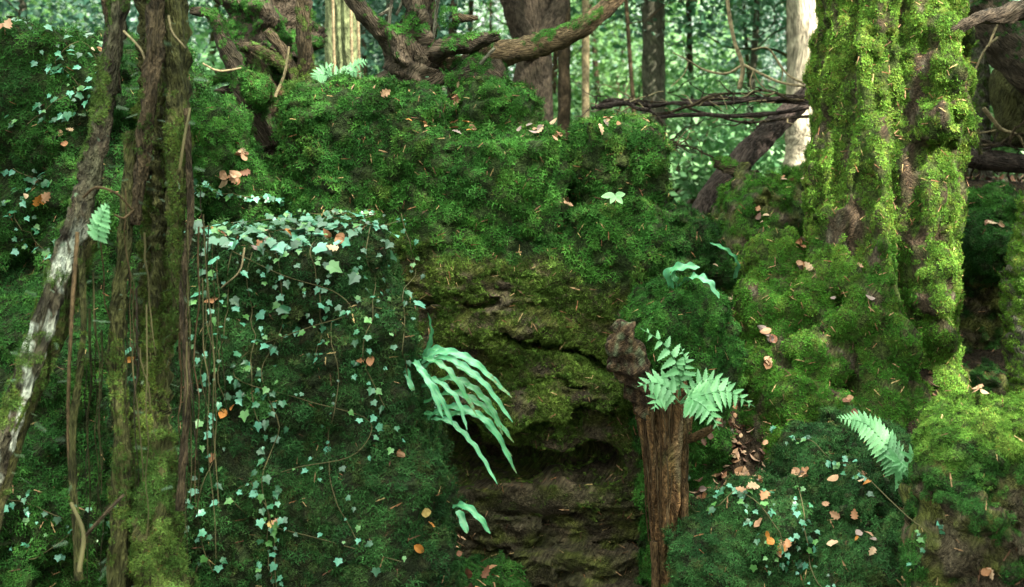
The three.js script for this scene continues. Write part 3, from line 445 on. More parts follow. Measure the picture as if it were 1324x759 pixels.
// root-bound stump and limb behind, upper left
{
  const o = thing('root_stump', 'dark hollow tree base with tangled roots behind the rocks', 'tree stump');
  mossLimb(o, 'trunk', [R([-1.463, 1.601, -8.100], .34), R([-1.463, 1.996, -8.100], .27), R([-1.527, 2.341, -8.100], .24), R([-1.581, 2.747, -8.200], .22), [-1.6, 4.6, -8.3, .18]], M.barkBrown, { mask: (x, y, z) => clamp(.45 + fbm(x * 3, y * 2, z * 3, 2)) * sm(1.9, 2.5, y), seed: 41, tint: G.boulder }, { flute: .25, flutes: 5, rough: .35, seed: 12, seg: 20 });
  for (const [pts, w] of [[[[-1.632, 2.364, -7.800], [-1.518, 2.266, -7.750], [-1.461, 2.077, -7.750], [-1.504, 1.819, -7.800]], .035], [[[-1.504, 2.507, -7.800], [-1.367, 2.336, -7.750], [-1.311, 2.075, -7.700], [-1.358, 1.794, -7.700]], .03], [[[-1.670, 2.412, -7.800], [-1.555, 2.393, -7.700], [-1.405, 2.300, -7.700], [-1.291, 2.174, -7.800]], .028], [[[-1.281, 2.744, -7.800], [-1.263, 2.407, -7.750], [-1.262, 2.080, -7.800]], .045], [[[-1.555, 2.215, -7.700], [-1.581, 1.977, -7.600], [-1.590, 1.792, -7.600]], .03]]) mossLimb(o, 'root', pts.map(p => R(p, w)), M.bark, { density: 2600, seed: w * 1000, mask: (x, y, z) => clamp(.3 + noise(x * 5, y * 3, z * 5)) }, { rough: .3, seed: w * 50 });
}
{
  const o = thing('mossy_limb', 'crooked mossy limb leaning beside the dark hollow stump', 'branch');
  mossLimb(o, 'limb', [R([-1.822, 2.558, -7.200], .02), R([-1.695, 2.532, -7.200], .035), R([-1.620, 2.348, -7.200], .05), R([-1.533, 2.160, -7.200], .06), R([-1.454, 1.972, -7.200], .07), R([-1.376, 1.788, -7.250], .09)], M.barkBrown, { mask: (x, y, z, N) => clamp(.35 + N.y * .8 + .8 * fbm(x * 5, y * 5, z * 5, 2)), tint: G.boulder, seed: 42, size: .026 }, { rough: .25, seed: 14 });
  mossLimb(o, 'moss_shoulder', [R([-1.490, 2.198, -7.120], .03), R([-1.408, 2.096, -7.080], .07), R([-1.356, 2.037, -7.100], .05)], M.barkGreen, { tint: G.boulder, seed: 43, size: .028 }, { rough: .4, seed: 15 });
  mossLimb(o, 'side_branch', [R([-1.507, 2.147, -7.200], .035), R([-1.641, 2.185, -7.250], .025), R([-1.794, 2.135, -7.300], .02)], M.barkGreen, { tint: G.boulder, seed: 44 }, { seed: 16 });
  part(o, 'twig', limb([R([-1.512, 2.227, -7.100], .006), R([-1.641, 2.210, -7.100], .008), R([-1.727, 2.253, -7.100], .005)], { seg: 6 }), M.deadPale);
}
// small cut stump with hanging roots on the mound
{
  const o = thing('hanging_root_tuft', 'pale broken root end with rootlets hanging beside the outcrop', 'root');
  part(o, 'root', limb([R([-1.277, 2.092, -7.000], .03), R([-1.226, 2.072, -6.950], .045), R([-1.150, 2.055, -6.950], .03)], { rough: .4, seg: 10, step: .015 }), M.wood);
  const r = rng(5); for (let i = 0; i < 5; i++) { const x = -1.25 + .019 * i; part(o, 'rootlet', limb(twigPts([x, 2.06, -6.95], [x - .008, 1.86 - .06 * r(), -6.98], .008, .005, .012, r, 4), { seg: 5 }), i % 2 ? M.deadPale : M.wood); }
  part(o, 'rootlet', limb([R([-1.218, 2.334, -6.950], .006), R([-1.243, 2.186, -6.950], .008), R([-1.294, 2.059, -6.950], .01)], { seg: 6 }), M.deadPale);
}
// stunted tree on top of the outcrop
{
  const o = thing('stunted_tree', 'dark stunted tree rooted on the outcrop with one long bare limb', 'tree');
  const top = (x, y, z, N) => clamp(N.y * 1.1 + .2 + .7 * fbm(x * 5, y * 5, z * 5, 2));
  mossLimb(o, 'trunk', [R([-0.564, 2.109, -7.300], .16), R([-0.586, 2.255, -7.300], .13), R([-0.573, 2.388, -7.300], .14), R([-0.520, 2.521, -7.300], .09), R([-0.551, 2.766, -7.300], .07)], M.barkBrown, { mask: (x, y, z, N) => clamp(top(x, y, z, N) * sm(2.2, 2.4, y)), tint: G.boulder, seed: 51, size: .028 }, { rough: .4, flute: .2, seed: 20, seg: 18 });
  mossLimb(o, 'limb', [R([-0.629, 2.276, -7.280], .06), R([-0.714, 2.414, -7.250], .055), R([-0.806, 2.510, -7.200], .05), R([-0.920, 2.655, -7.200], .045)], M.barkBrown, { mask: top, tint: G.boulder, seed: 52 }, { rough: .25, seed: 21 });
  mossLimb(o, 'limb', [R([-0.520, 2.299, -7.300], .07), R([-0.381, 2.348, -7.200], .05), R([-0.226, 2.370, -7.150], .045), R([-0.073, 2.408, -7.100], .025)], M.barkBrown, { mask: top, tint: G.boulder, seed: 53, size: .03 }, { rough: .35, seed: 22 });
  mossLimb(o, 'limb', [R([-0.456, 2.259, -7.350], .05), R([-0.275, 2.259, -7.300], .06), R([-0.097, 2.309, -7.250], .075), R([0.123, 2.357, -7.200], .065), R([0.317, 2.418, -7.150], .06), R([0.488, 2.529, -7.100], .05), R([0.639, 2.693, -7.100], .045)], M.deadBrown, { mask: (x, y, z, N) => top(x, y, z, N) * (x > -.1 && x < .12 ? .15 : .9), tint: G.boulder, seed: 54 }, { rough: .18, seed: 23, flute: .08 });
  part(o, 'stub', limb([R([-0.337, 2.523, -7.200], .035), R([-0.250, 2.515, -7.200], .02), R([-0.193, 2.519, -7.200], .012)], { seg: 8 }), M.bark);
  grow(o, limb([R([-0.394, 2.523, -7.200], .05), R([-0.315, 2.523, -7.200], .05)], { seg: 10 }), { tint: G.boulder, seed: 55, size: .03 });
  for (const pts of [[[-0.710, 2.433, -7.300], [-0.697, 2.588, -7.300], [-0.675, 2.699, -7.300]], [[-0.447, 2.401, -7.200], [-0.425, 2.576, -7.200], [-0.412, 2.685, -7.200]], [[-0.764, 2.544, -7.300], [-0.719, 2.570, -7.300], [-0.684, 2.597, -7.300]], [[-0.228, 2.182, -7.200], [-0.160, 2.270, -7.100], [-0.095, 2.339, -7.100]], [[-0.666, 2.544, -7.300], [-0.631, 2.615, -7.300], [-0.622, 2.677, -7.300]]]) part(o, 'twig', limb(pts.map(p => R(p, .011)), { seg: 6 }), M.barkGrey);
  // knot of dead twigs and moss under the limb
  mossLimb(o, 'buttress', [R([-0.318, 2.106, -7.250], .12), R([-0.184, 2.173, -7.200], .12), R([-0.031, 2.191, -7.200], .06)], M.barkBrown, { tint: G.boulder, seed: 56, size: .03, mask: () => .8 }, { rough: .4, seed: 24 });
}
// fallen purple-brown log leaning against the hummock
{
  const o = thing('fallen_log', 'purplish bare log leaning from the dark boulder up to the branches', 'log');
  part(o, 'log', limb([R([1.180, 1.261, -8.400], .07), R([1.386, 1.545, -8.500], .08), R([1.656, 1.806, -8.700], .085), R([1.911, 2.025, -8.900], .075), R([2.203, 2.254, -9.100], .065)], { seg: 20, step: .03, rough: .1, flute: .05, seed: 30 }), M.barkPurple);
}
// mossy dead stub beside it
{
  const o = thing('mossy_branch', 'short mossy branch stub lying across the foot of the log', 'branch');
  mossLimb(o, 'branch', [R([1.327, 1.700, -8.200], .045), R([1.444, 1.641, -8.100], .05), R([1.557, 1.529, -8.050], .055), R([1.703, 1.335, -8.000], .05), R([1.768, 1.123, -7.900], .05)], M.bark, { tint: G.lumps, seed: 61, size: .026, mask: (x, y, z, N) => clamp(.4 + N.y) }, { rough: .3, seed: 33 });
}
// heap of dead branches lying against the trunk
{
  const r = rng(90);
  const list = [
    ['long dead branch at the top of the heap against the big trunk', M.barkPurple, [[[0.545, 2.070, -8.700], .02], [[0.651, 2.123, -8.700], .026], [[0.942, 2.086, -8.700], .022], [[1.471, 2.107, -8.700], .026], [[2.004, 2.150, -8.600], .035]]],
    ['dead branch of the heap that dips in the middle and forks', M.barkPurple, [[[0.565, 2.077, -8.600], .03], [[0.785, 2.098, -8.600], .028], [[0.978, 2.012, -8.550], .022], [[1.463, 2.010, -8.500], .024], [[1.980, 2.072, -8.500], .03]]],
    ['dead branch crossing the heap from low left to high right', M.bark, [[[0.905, 2.003, -8.600], .012], [[1.134, 2.064, -8.550], .016], [[1.386, 2.155, -8.500], .016], [[1.670, 2.181, -8.500], .014], [[1.931, 2.109, -8.400], .02]]],
    ['thin lowest branch of the heap under the others', M.barkBrown, [[[0.685, 2.139, -8.800], .012], [[1.113, 2.112, -8.800], .012], [[1.577, 1.975, -8.700], .014], [[2.030, 2.014, -8.600], .02]]],
    ['dark branch ending in a drooping fork below the heap', M.barkBrown, [[[0.946, 2.031, -8.500], .014], [[1.013, 1.959, -8.500], .014], [[1.039, 1.845, -8.500], .014], [[0.982, 1.772, -8.500], .016]]],
    ['thin bare branch slanting from the outcrop to the mossy stub', M.bark, [[[0.838, 1.900, -8.200], .016], [[0.988, 1.840, -8.200], .012], [[1.187, 1.790, -8.200], .009], [[1.337, 1.710, -8.200], .008]]],
    ['stout dark branch of the heap touching the trunk', M.barkPurple, [[[1.167, 2.139, -8.800], .014], [[1.577, 2.134, -8.700], .024], [[2.030, 2.108, -8.600], .04]]],
  ];
  for (const [label, m, pts0] of list) {
    const pts = []; pts0.forEach(([p, w], i) => { pts.push([p, w * .62]); if (i < pts0.length - 1) { const q = pts0[i + 1]; for (const t of [.33, .67]) pts.push([[mix(p[0], q[0][0], t) + .02 * (r() - .5), mix(p[1], q[0][1], t) + .03 * (r() - .5), mix(p[2], q[0][2], t) + .03 * (r() - .5)], mix(w, q[1], t) * (.5 + .25 * r())]); } });
    const o = thing('dead_branch', label, 'branch', [0, 0, 0], 'dead branches heaped by the big trunk');
    part(o, 'branch', limb(pts.map(([p, w]) => R(p, w)), { seg: 9, step: .03, rough: .25, seed: r() * 50 }), m);
    for (let i = 0; i < 14; i++) { const k = 1 + Math.floor(r() * (pts.length - 2)), a = pts[k][0], b = [a[0] + (r() - .5) * .5, a[1] + (r() - .42) * .26, a[2] + (r() - .5) * .3]; part(o, 'side_twig', limb(twigPts(a, b, .006, .0025, .03, r, 5), { seg: 5 }), i % 3 ? m : M.deadPale); }
  }
  const t = thing('dead_branch', 'pale bleached branch with crooked twigs rising above the heap', 'branch');
  const tw = (pts, w0, w1) => part(t, 'twig', limb(pts.map((p, i) => R(p, mix(w0, w1, i / (pts.length - 1)))), { seg: 6, step: .02, rough: .15 }), M.deadPale);
  tw([[1.410, 2.875, -8.400], [1.436, 2.671, -8.400], [1.472, 2.492, -8.400], [1.523, 2.339, -8.400], [1.502, 2.185, -8.400]], .013, .016);
  tw([[1.523, 2.344, -8.400], [1.420, 2.288, -8.400], [1.267, 2.313, -8.400], [1.158, 2.370, -8.350], [1.050, 2.417, -8.300]], .011, .004); tw([[1.165, 2.364, -8.400], [1.139, 2.288, -8.400], [1.046, 2.198, -8.350]], .005, .003);
  tw([[1.533, 2.344, -8.400], [1.641, 2.279, -8.350], [1.747, 2.225, -8.300], [1.885, 2.189, -8.200]], .011, .009); tw([[1.565, 2.437, -8.300], [1.666, 2.447, -8.300], [1.732, 2.366, -8.300], [1.797, 2.276, -8.300], [1.885, 2.209, -8.200]], .005, .009); tw([[1.732, 2.356, -8.300], [1.767, 2.296, -8.300], [1.757, 2.235, -8.300]], .005, .004); tw([[1.594, 2.303, -8.400], [1.625, 2.236, -8.400], [1.686, 2.170, -8.400]], .006, .004); tw([[1.590, 2.309, -8.350], [1.564, 2.233, -8.350], [1.575, 2.177, -8.350]], .006, .004);
}
// broken snag with the fern
{
  const o = thing('broken_stump', 'broken upright wooden stump, fibrous and brown, holding a fern', 'tree stump');
  const wood = union([caps([0.733, -0.399, -5.850], [0.712, 0.170, -5.850], .07, .072), caps([0.712, 0.170, -5.850], [0.669, 0.668, -5.850], .072, .11), caps([0.713, 0.183, -5.800], [0.741, 0.642, -5.800], .05, .075)], .04);
  const f = (x, y, z) => { let d = wood(x, y, z); if (Math.abs(d) > .2) return d; const an = Math.atan2(z + 5.85, x - .7); d += .012 * Math.cos(an * 9 + 3 * noise(x * 2, y * 1.2, z * 2)) + .012 * fbm(x * 22, y * 2.5, z * 22, 3) + .004 * noise(x * 70, y * 6, z * 70); return smax(d, y - (.63 + .07 * fbm(x * 16, 2, z * 16, 2)), .02); };
  const geo = mesh(f, [.5, -.85, -6.1], [1.0, .78, -5.6], .0075, true);
  paint(geo, (x, y, z) => { const a = fbm(x * 30, y * 3, z * 30, 3), b = fbm(x * 9 + 3, y * 2, z * 9, 2); let c = mix3([.13, .068, .03], [.42, .235, .11], clamp(.5 + .7 * a)); return mix3(mix3(c, [.48, .36, .22], clamp(b * 1.3 - .35)), [.12, .13, .05], clamp(fbm(x * 7, y * 3 + 5, z * 7, 2) - .3)); });
  part(o, 'trunk', geo, M.rock);
  const knob = lumpy(union([caps([0.497, 0.938, -5.750], [0.541, 0.768, -5.780], .05, .07), caps([0.541, 0.768, -5.780], [0.637, 0.567, -5.820], .065, .06), ell([0.468, 0.845, -5.740], [.02, .06, .04])], .04), .016, .010, 5, 9);
  const kg = mesh(knob, [.4, .5, -6], [.75, 1.1, -5.6], .0075); paint(kg, (x, y, z) => mix3([.07, .042, .028], mix3([.19, .12, .07], [.22, .27, .16], clamp(noise(x * 14, y * 14, z * 14) * 1.5 - .1)), clamp(.5 + fbm(x * 24, y * 6, z * 24, 2)))); part(o, 'broken_top', kg, M.rock);
  const r = rng(77); for (let i = 0; i < 46; i++) { const a = r() * 3.0 + 3.2, rr = .112 + .016 * r(), x = .70 + Math.cos(a) * rr * .95, z = -5.85 - Math.sin(a) * rr, y0 = .62 - .05 * r(), y1 = y0 - .2 - .5 * r(); part(o, 'fibre', limb(twigPts([x, y0, z], [mix(.725, x, .66), y1, mix(-5.85, z, .7)], .0045, .003, .014, r, 5), { seg: 4, step: .05 }), i % 3 ? M.wood : M.root); }
  for (const pts of [[[0.647, -0.023, -5.780], [0.654, -0.234, -5.780], [0.661, -0.409, -5.780]], [[0.766, 0.469, -5.780], [0.784, 0.118, -5.780], [0.762, -0.224, -5.750]]]) part(o, 'splinter', limb(pts.map(p => R(p, .018)), { seg: 8, rough: .3 }), M.wood);
  part(o, 'side_stub', limb([R([0.787, 0.430, -5.800], .02), R([0.850, 0.469, -5.750], .02), R([0.901, 0.511, -5.700], .014)], { seg: 8 }), M.wood);
  grow(o, geo, { tint: G.tree, mask: (x, y, z) => sm(-.05, -.35, y) * (x > .74 ? .9 : .2), density: 5000, size: .02, seed: 71 });
}
// mossy trunk cut by the picture's right edge
{
  const o = thing('mossy_post_trunk', 'leaning trunk wrapped in bright moss at the squat rock', 'tree');
  mossLimb(o, 'trunk', [R([2.971, 0.016, -7.100], .13), R([2.894, 0.534, -7.100], .12), R([2.876, 0.966, -7.100], .125), R([2.970, 1.352, -7.150], .12), R([3.188, 1.963, -7.200], .1), [4, 4.5, -7.6, .08]], M.barkGrey, { tint: G.tree, seed: 81, size: .026, mask: (x, y, z) => clamp(.75 + fbm(x * 4, y * 3, z * 4, 2)), droop: .8 }, { rough: .25, seed: 40 });
}
// fallen trunk, sticks and thin tree on the right
{
  const o = thing('toppled_tree', 'dark mossy toppled tree high behind the big trunk, its root plate exposed', 'fallen tree');
  mossLimb(o, 'trunk', [R([3.255, 2.797, -8.800], .16), R([3.429, 2.494, -8.700], .17), R([3.704, 2.171, -8.600], .18)], M.barkBrown, { tint: G.dark, seed: 82, mask: (x, y, z, N) => clamp(N.y + .2) }, { rough: .15, seed: 41 });
  part(o, 'root_plate', limb([R([3.864, 2.662, -9.300], .25), R([3.710, 2.260, -9.200], .2), R([3.660, 1.812, -9.200], .16)], { seg: 18, rough: .3, step: .05 }), M.barkGreen);
  const t = thing('slender_tree', 'thin grey tree with climbing ivy just behind the big trunk', 'tree');
  mossLimb(t, 'trunk', [R([3.465, 1.528, -9.400], .085), R([3.454, 2.215, -9.400], .075), R([3.442, 2.901, -9.400], .07), [3.45, 5, -9.4, .06]], M.barkGrey, { tint: G.left, seed: 83, density: 1200 }, { seed: 42 });
  const r = rng(120);
  const lg = thing('grey_log', 'smooth grey log lying under the stick pile', 'log'); part(lg, 'log', limb([R([3.120, 1.755, -9.000], .06), R([3.328, 1.711, -9.000], .065), R([3.712, 1.689, -9.000], .07)], { seg: 14 }), M.barkPurple);
  for (let i = 0; i < 22; i++) {
    const x = 3.05 + .55 * r(), y = 1.95 - .4 * r(), z = -8.75 - .35 * r(), L = .11 + .16 * r(), a = (r() - .5) * 2.4;
    const s = thing('dead_stick', 'thin dead stick in the pile behind the big trunk', 'branch', [0, 0, 0], 'dead sticks piled behind the big trunk');
    part(s, 'stick', limb(twigPts([x - L * Math.cos(a), y - L * Math.sin(a), z - .1 * r()], [x + L * Math.cos(a), y + L * Math.sin(a), z - .1 * r()], .01 + .008 * r(), .005, .04, r, 5), { seg: 6 }), [M.bark, M.barkPurple, M.deadPale, M.barkBrown][i % 4]);
  }
  for (const [pts, w] of [[[[3.003, 2.485, -8.600], [3.055, 2.223, -8.600], [3.139, 1.962, -8.600], [3.170, 1.752, -8.600]], .014], [[[3.209, 2.528, -8.400], [3.132, 2.456, -8.400], [3.066, 2.323, -8.400], [3.015, 2.211, -8.400], [2.994, 1.955, -8.400]], .007], [[[3.232, 2.598, -8.200], [3.162, 2.628, -8.200], [3.112, 2.548, -8.200], [3.073, 2.448, -8.200]], .007]]) { const s = thing('dead_stick', 'bare crooked stick hanging between the thin grey tree and the fallen trunk', 'branch', [0, 0, 0], 'crooked hanging sticks'); part(s, 'stick', limb(pts.map(p => R(p, w)), { seg: 7 }), w > .01 ? M.barkGreen : M.deadPale); }
}
// ---------------------------------------------------------------- ferns
function ribbonFrond(pts, width, seed, wave = .4) {          // strap frond: folded along the midrib, crimped along both edges
  const r = rng(seed), curve = new THREE.CatmullRomCurve3(pts.map(V)), L = curve.getLength(), n = 64, pos = [], ind = [], col = [], spot = r() > .5 ? .8 : 0, side = new THREE.Vector3(), T = new THREE.Vector3(), view = new THREE.Vector3(.8 * (r() - .5), .8, .9).normalize(), N = new THREE.Vector3(), ph = r() * 6;
  for (let i = 0; i <= n; i++) {
    const t = i / n, c = curve.getPoint(t); curve.getTangent(t, T); side.crossVectors(T, view).normalize(); N.crossVectors(side, T).normalize();
    const w = width * (.55 + .55 * Math.sin(Math.PI * Math.pow(t, .8))) * (t > .92 ? (1 - t) / .08 * .8 + .2 : 1);
    const tip = sm(.9, 1, t + .12 * (r() - .5)) * spot;
    for (const s of [-1, -.5, 0, .5, 1]) {
      const k = Math.abs(s), cr = Math.sin(t * L * 95 + ph + s * .8), z = .3 * k * w + k * k * wave * w * cr, ww = w * s * (1 + .2 * k * Math.sin(t * L * 95 + ph + s + 1));
      pos.push(c.x + side.x * ww + N.x * z, c.y + side.y * ww + N.y * z, c.z + side.z * ww + N.z * z);
      const q = k === 0 ? [1.25, 1.1, 1.0] : [.86 + .2 * r(), .88 + .16 * r(), .86 + .2 * r()]; col.push(...mix3(q, [1.6, .42, .25], tip));
    }
  }
  for (let i = 0; i < n; i++) for (let j = 0; j < 4; j++) { const a = i * 5 + j; ind.push(a, a + 1, a + 5, a + 1, a + 6, a + 5); }
  const g = new THREE.BufferGeometry(); g.setAttribute('position', new THREE.Float32BufferAttribute(pos, 3)); g.setAttribute('color', new THREE.Float32BufferAttribute(col, 3)); g.setIndex(ind); g.computeVertexNormals(); return g;
}
const strapMats = [[.11, .38, .19], [.16, .47, .26], [.08, .28, .12]].map(c => leafMat(c, .2, .2, { vertexColors: true }));
function strapFern(label, fronds, w, seed) {
  const o = thing('strap_fern', label, 'fern');
  fronds.forEach((f, i) => part(o, 'frond', ribbonFrond(f, w * (.85 + .3 * rng(seed + i)()), seed + i), strapMats[i % 3]));
  return o;
}
strapFern('large fern of glossy crimped strap fronds arching from the ivy boulder edge', [
  [[-0.435, 0.790, -5.500], [-0.455, 0.836, -5.420], [-0.440, 0.803, -5.360], [-0.409, 0.726, -5.340]],
  [[-0.428, 0.797, -5.500], [-0.412, 0.856, -5.380], [-0.345, 0.781, -5.300], [-0.286, 0.640, -5.280]],
  [[-0.422, 0.803, -5.500], [-0.374, 0.866, -5.400], [-0.264, 0.830, -5.300], [-0.144, 0.651, -5.260]],
  [[-0.423, 0.807, -5.520], [-0.340, 0.893, -5.480], [-0.165, 0.843, -5.420], [0.000, 0.701, -5.400]],
  [[-0.408, 0.797, -5.500], [-0.286, 0.872, -5.400], [-0.136, 0.791, -5.340], [0.003, 0.609, -5.340]],
  [[-0.391, 0.730, -5.500], [-0.237, 0.777, -5.420], [-0.105, 0.686, -5.380], [-0.039, 0.552, -5.360]],
  [[-0.368, 0.596, -5.500], [-0.253, 0.662, -5.400], [-0.104, 0.608, -5.360], [0.020, 0.389, -5.360]],
  [[-0.368, 0.589, -5.500], [-0.270, 0.596, -5.420], [-0.164, 0.506, -5.380], [-0.062, 0.344, -5.360]],
  [[-0.381, 0.613, -5.500], [-0.272, 0.623, -5.450], [-0.155, 0.625, -5.420], [0.000, 0.447, -5.420]],
  [[-0.412, 0.782, -5.550], [-0.368, 0.880, -5.500], [-0.347, 0.972, -5.440], [-0.355, 1.067, -5.360]],
  [[-0.422, 0.810, -5.500], [-0.316, 0.889, -5.420], [-0.189, 0.878, -5.360], [-0.055, 0.765, -5.340]],
  [[-0.381, 0.663, -5.500], [-0.244, 0.718, -5.420], [-0.111, 0.659, -5.380], [0.007, 0.520, -5.360]],
  [[-0.427, 0.787, -5.480], [-0.378, 0.813, -5.360], [-0.309, 0.739, -5.300], [-0.244, 0.608, -5.280]],
  [[-0.410, 0.760, -5.520], [-0.335, 0.780, -5.400], [-0.234, 0.709, -5.340], [-0.188, 0.580, -5.320]],
  [[-0.419, 0.822, -5.550], [-0.294, 0.849, -5.550], [-0.208, 0.800, -5.520], [-0.100, 0.730, -5.500]],
], .0125, 300);
strapFern('lone small strap frond low on the ivy boulder flank', [[[-0.253, 0.238, -5.400], [-0.202, 0.255, -5.350], [-0.142, 0.218, -5.320], [-0.091, 0.147, -5.320]], [[-0.231, 0.216, -5.420], [-0.210, 0.182, -5.400], [-0.190, 0.129, -5.380]]], .014, 330);
strapFern('small pale strap fern on top of the mossy knob', [[[0.771, 1.094, -6.150], [0.757, 1.173, -6.100], [0.821, 1.203, -6.050], [0.890, 1.202, -6.020]], [[0.816, 1.094, -6.150], [0.857, 1.155, -6.050], [0.923, 1.138, -6.000], [0.978, 1.058, -6.000]], [[0.797, 1.094, -6.150], [0.779, 1.143, -6.100], [0.754, 1.175, -6.080]]], .022, 340);
strapFern('single arching strap frond between the dark boulder and hummock', [[[1.261, 1.043, -7.200], [1.266, 1.135, -7.150], [1.201, 1.208, -7.100], [1.098, 1.254, -7.050]]], .016, 350);

const pinnaGeo = flatLeaf([[0, 0], [.17, .05], [.15, .14], [.21, .2], [.14, .3], [.19, .38], [.11, .48], [.15, .56], [.08, .66], [.1, .74], [.04, .86], [0, 1]], .25, -.15);
const fernMats = [[.12, .34, .13], [.16, .40, .17], [.09, .27, .10]].map(c => leafMat(c, .25, .5));
function featherFern(label, fronds, seed, at) {
  const o = thing('feather_fern', label, 'fern'), r = rng(seed);
  for (const { pts, n = 13, len = .085, wide = 1 } of fronds) {
    const f = part(o, 'frond', limb(pts.map((p, i) => R(p, .004 - .0008 * i)), { seg: 5, step: .03, rough: 0 }), fernMats[2]);
    const curve = new THREE.CatmullRomCurve3(pts.map(V)), X = new THREE.Vector3(), Y = new THREE.Vector3(), Z = new THREE.Vector3(), T = new THREE.Vector3(), m4 = new THREE.Matrix4();
    for (let i = 0; i < n; i++) for (const s of [-1, 1]) {
      const t = .16 + .83 * (i + (s > 0 ? .3 : 0)) / n, c = curve.getPoint(t); curve.getTangent(t, T);
      const k = len * Math.pow(Math.sin(Math.PI * (.28 + .70 * t)), .9) * (.9 + .2 * r());
      Z.set(.12, .55, .8).normalize(); X.crossVectors(T, Z).normalize().multiplyScalar(s); Y.copy(X).multiplyScalar(.9).addScaledVector(T, .38); Y.y -= .15 + .15 * r(); Y.z += .15 * (r() - .5); Y.normalize();
      Z.addScaledVector(Y, -Z.dot(Y)).normalize(); X.crossVectors(Y, Z); m4.makeBasis(X, Y, Z);
      const p = part(f, 'pinna', pinnaGeo, fernMats[Math.floor(r() * 3)]); p.quaternion.setFromRotationMatrix(m4); p.position.copy(c); p.scale.set(k * wide, k, k);
    }
  }
  return o;
}
featherFern('lacy fern growing from the top of the broken stump', [
  { pts: [[0.762, 0.644, -5.750], [0.742, 0.781, -5.700], [0.675, 0.891, -5.660], [0.567, 0.968, -5.620]], n: 6, len: .085, wide: 1.2 },
  { pts: [[0.752, 0.621, -5.720], [0.689, 0.695, -5.660], [0.623, 0.729, -5.600], [0.547, 0.721, -5.550]], n: 6, len: .09, wide: 1.1 },
  { pts: [[0.731, 0.614, -5.720], [0.662, 0.664, -5.640], [0.631, 0.655, -5.580], [0.621, 0.613, -5.550]], n: 5, len: .06, wide: 1.1 },
  { pts: [[0.761, 0.618, -5.740], [0.832, 0.701, -5.700], [0.905, 0.736, -5.660], [0.981, 0.705, -5.640]], n: 8, len: .07, wide: 1.0 },
  { pts: [[0.747, 0.632, -5.740], [0.765, 0.733, -5.720], [0.777, 0.805, -5.700], [0.753, 0.878, -5.680]], n: 7, len: .06, wide: 1.1 },
  { pts: [[0.758, 0.621, -5.720], [0.834, 0.664, -5.640], [0.944, 0.695, -5.580], [1.060, 0.633, -5.550]], n: 10, len: .10, wide: .95 },
  { pts: [[0.758, 0.614, -5.720], [0.807, 0.647, -5.620], [0.854, 0.620, -5.550], [0.900, 0.538, -5.520]], n: 7, len: .095, wide: 1.0 },
], 400);
featherFern('bracken-like frond arching over the ivy mound by the squat rock', [
  { pts: [[1.722, 0.309, -5.550], [1.633, 0.455, -5.500], [1.512, 0.580, -5.450], [1.380, 0.616, -5.400]], n: 18, len: .09, wide: 1.0 },
  { pts: [[1.722, 0.309, -5.550], [1.720, 0.395, -5.500], [1.728, 0.441, -5.420], [1.767, 0.419, -5.400]], n: 10, len: .075 },
  { pts: [[1.708, 0.299, -5.550], [1.651, 0.391, -5.450], [1.637, 0.437, -5.350], [1.664, 0.404, -5.300]], n: 9, len: .08 },
], 410);
featherFern('pale ferns at the rear shoulder of the outcrop', [
  { pts: [[-0.974, 2.111, -6.900], [-0.987, 2.158, -6.850], [-1.034, 2.172, -6.800], [-1.072, 2.137, -6.780]], n: 8, len: .075 }, { pts: [[-0.974, 2.111, -6.900], [-0.933, 2.167, -6.850], [-0.869, 2.188, -6.800], [-0.794, 2.163, -6.800]], n: 8, len: .075 }, { pts: [[-0.932, 2.111, -6.900], [-0.875, 2.183, -6.850], [-0.815, 2.229, -6.800], [-0.769, 2.246, -6.800]], n: 8, len: .06 }, { pts: [[-1.016, 2.099, -6.900], [-1.017, 2.158, -6.850], [-0.987, 2.206, -6.820], [-0.951, 2.221, -6.800]], n: 7, len: .06 }], 420);
featherFern('little frond beside the twisted yew stem', [{ pts: [[-1.478, 1.396, -4.550], [-1.455, 1.466, -4.480], [-1.429, 1.516, -4.450], [-1.403, 1.560, -4.420]], n: 8, len: .05, wide: 1.6 }], 430);

// ---------------------------------------------------------------- ivy
function ivyVine(label, path, count, seed, { spread = .06, size = .05, face = true, sizeVar = 1.0, lift = .03 } = {}) {
  const r = rng(seed), o = thing('ivy_vine', label, 'ivy'), curve = new THREE.CatmullRomCurve3(path.map(V)), pin = (p) => face ? onFace(p) : onTop(p);
  const stem = []; for (let i = 0; i <= 14; i++) { const q = curve.getPoint(i / 14), h = pin([q.x, q.y, q.z]); if (h) { const N = normalAt(h); stem.push([h[0] + N.x * .02, h[1] + N.y * .02, h[2] + N.z * .02, .0022]); } }
  if (stem.length > 3) part(o, 'stem', limb(stem, { seg: 5, step: .04, rough: 0 }), M.vine);
  for (let i = 0; i < count; i++) {
    const q = curve.getPoint((i + r() * .8) / count), h = pin([q.x + (r() - .5) * 2 * spread, q.y + (r() - .5) * .02, q.z + (face ? 0 : (r() - .5) * 2 * spread)]); if (!h) continue;
    const N = normalAt(h); if (N.dot(new THREE.Vector3(-h[0], 1.7 - h[1], -h[2]).normalize()) < -.1) continue;
    const m = part(o, 'leaf', ivyGeos[Math.floor(r() * 3)], ivyMats[Math.floor(r() * 6)]), s = size * .48 * (1 - sizeVar / 2 + sizeVar * r());
    const D = N.clone(); D.y += .8; D.z += .2; D.normalize();           // leaves turn their faces to the light
    orient(m, D, Math.PI + (r() - .5) * 2.2 + 0, .7, r); m.position.set(h[0] + N.x * lift, h[1] + N.y * lift, h[2] + N.z * lift); m.scale.setScalar(s);
  }
  return o;
}
const B = 'of the ivy draped boulder';
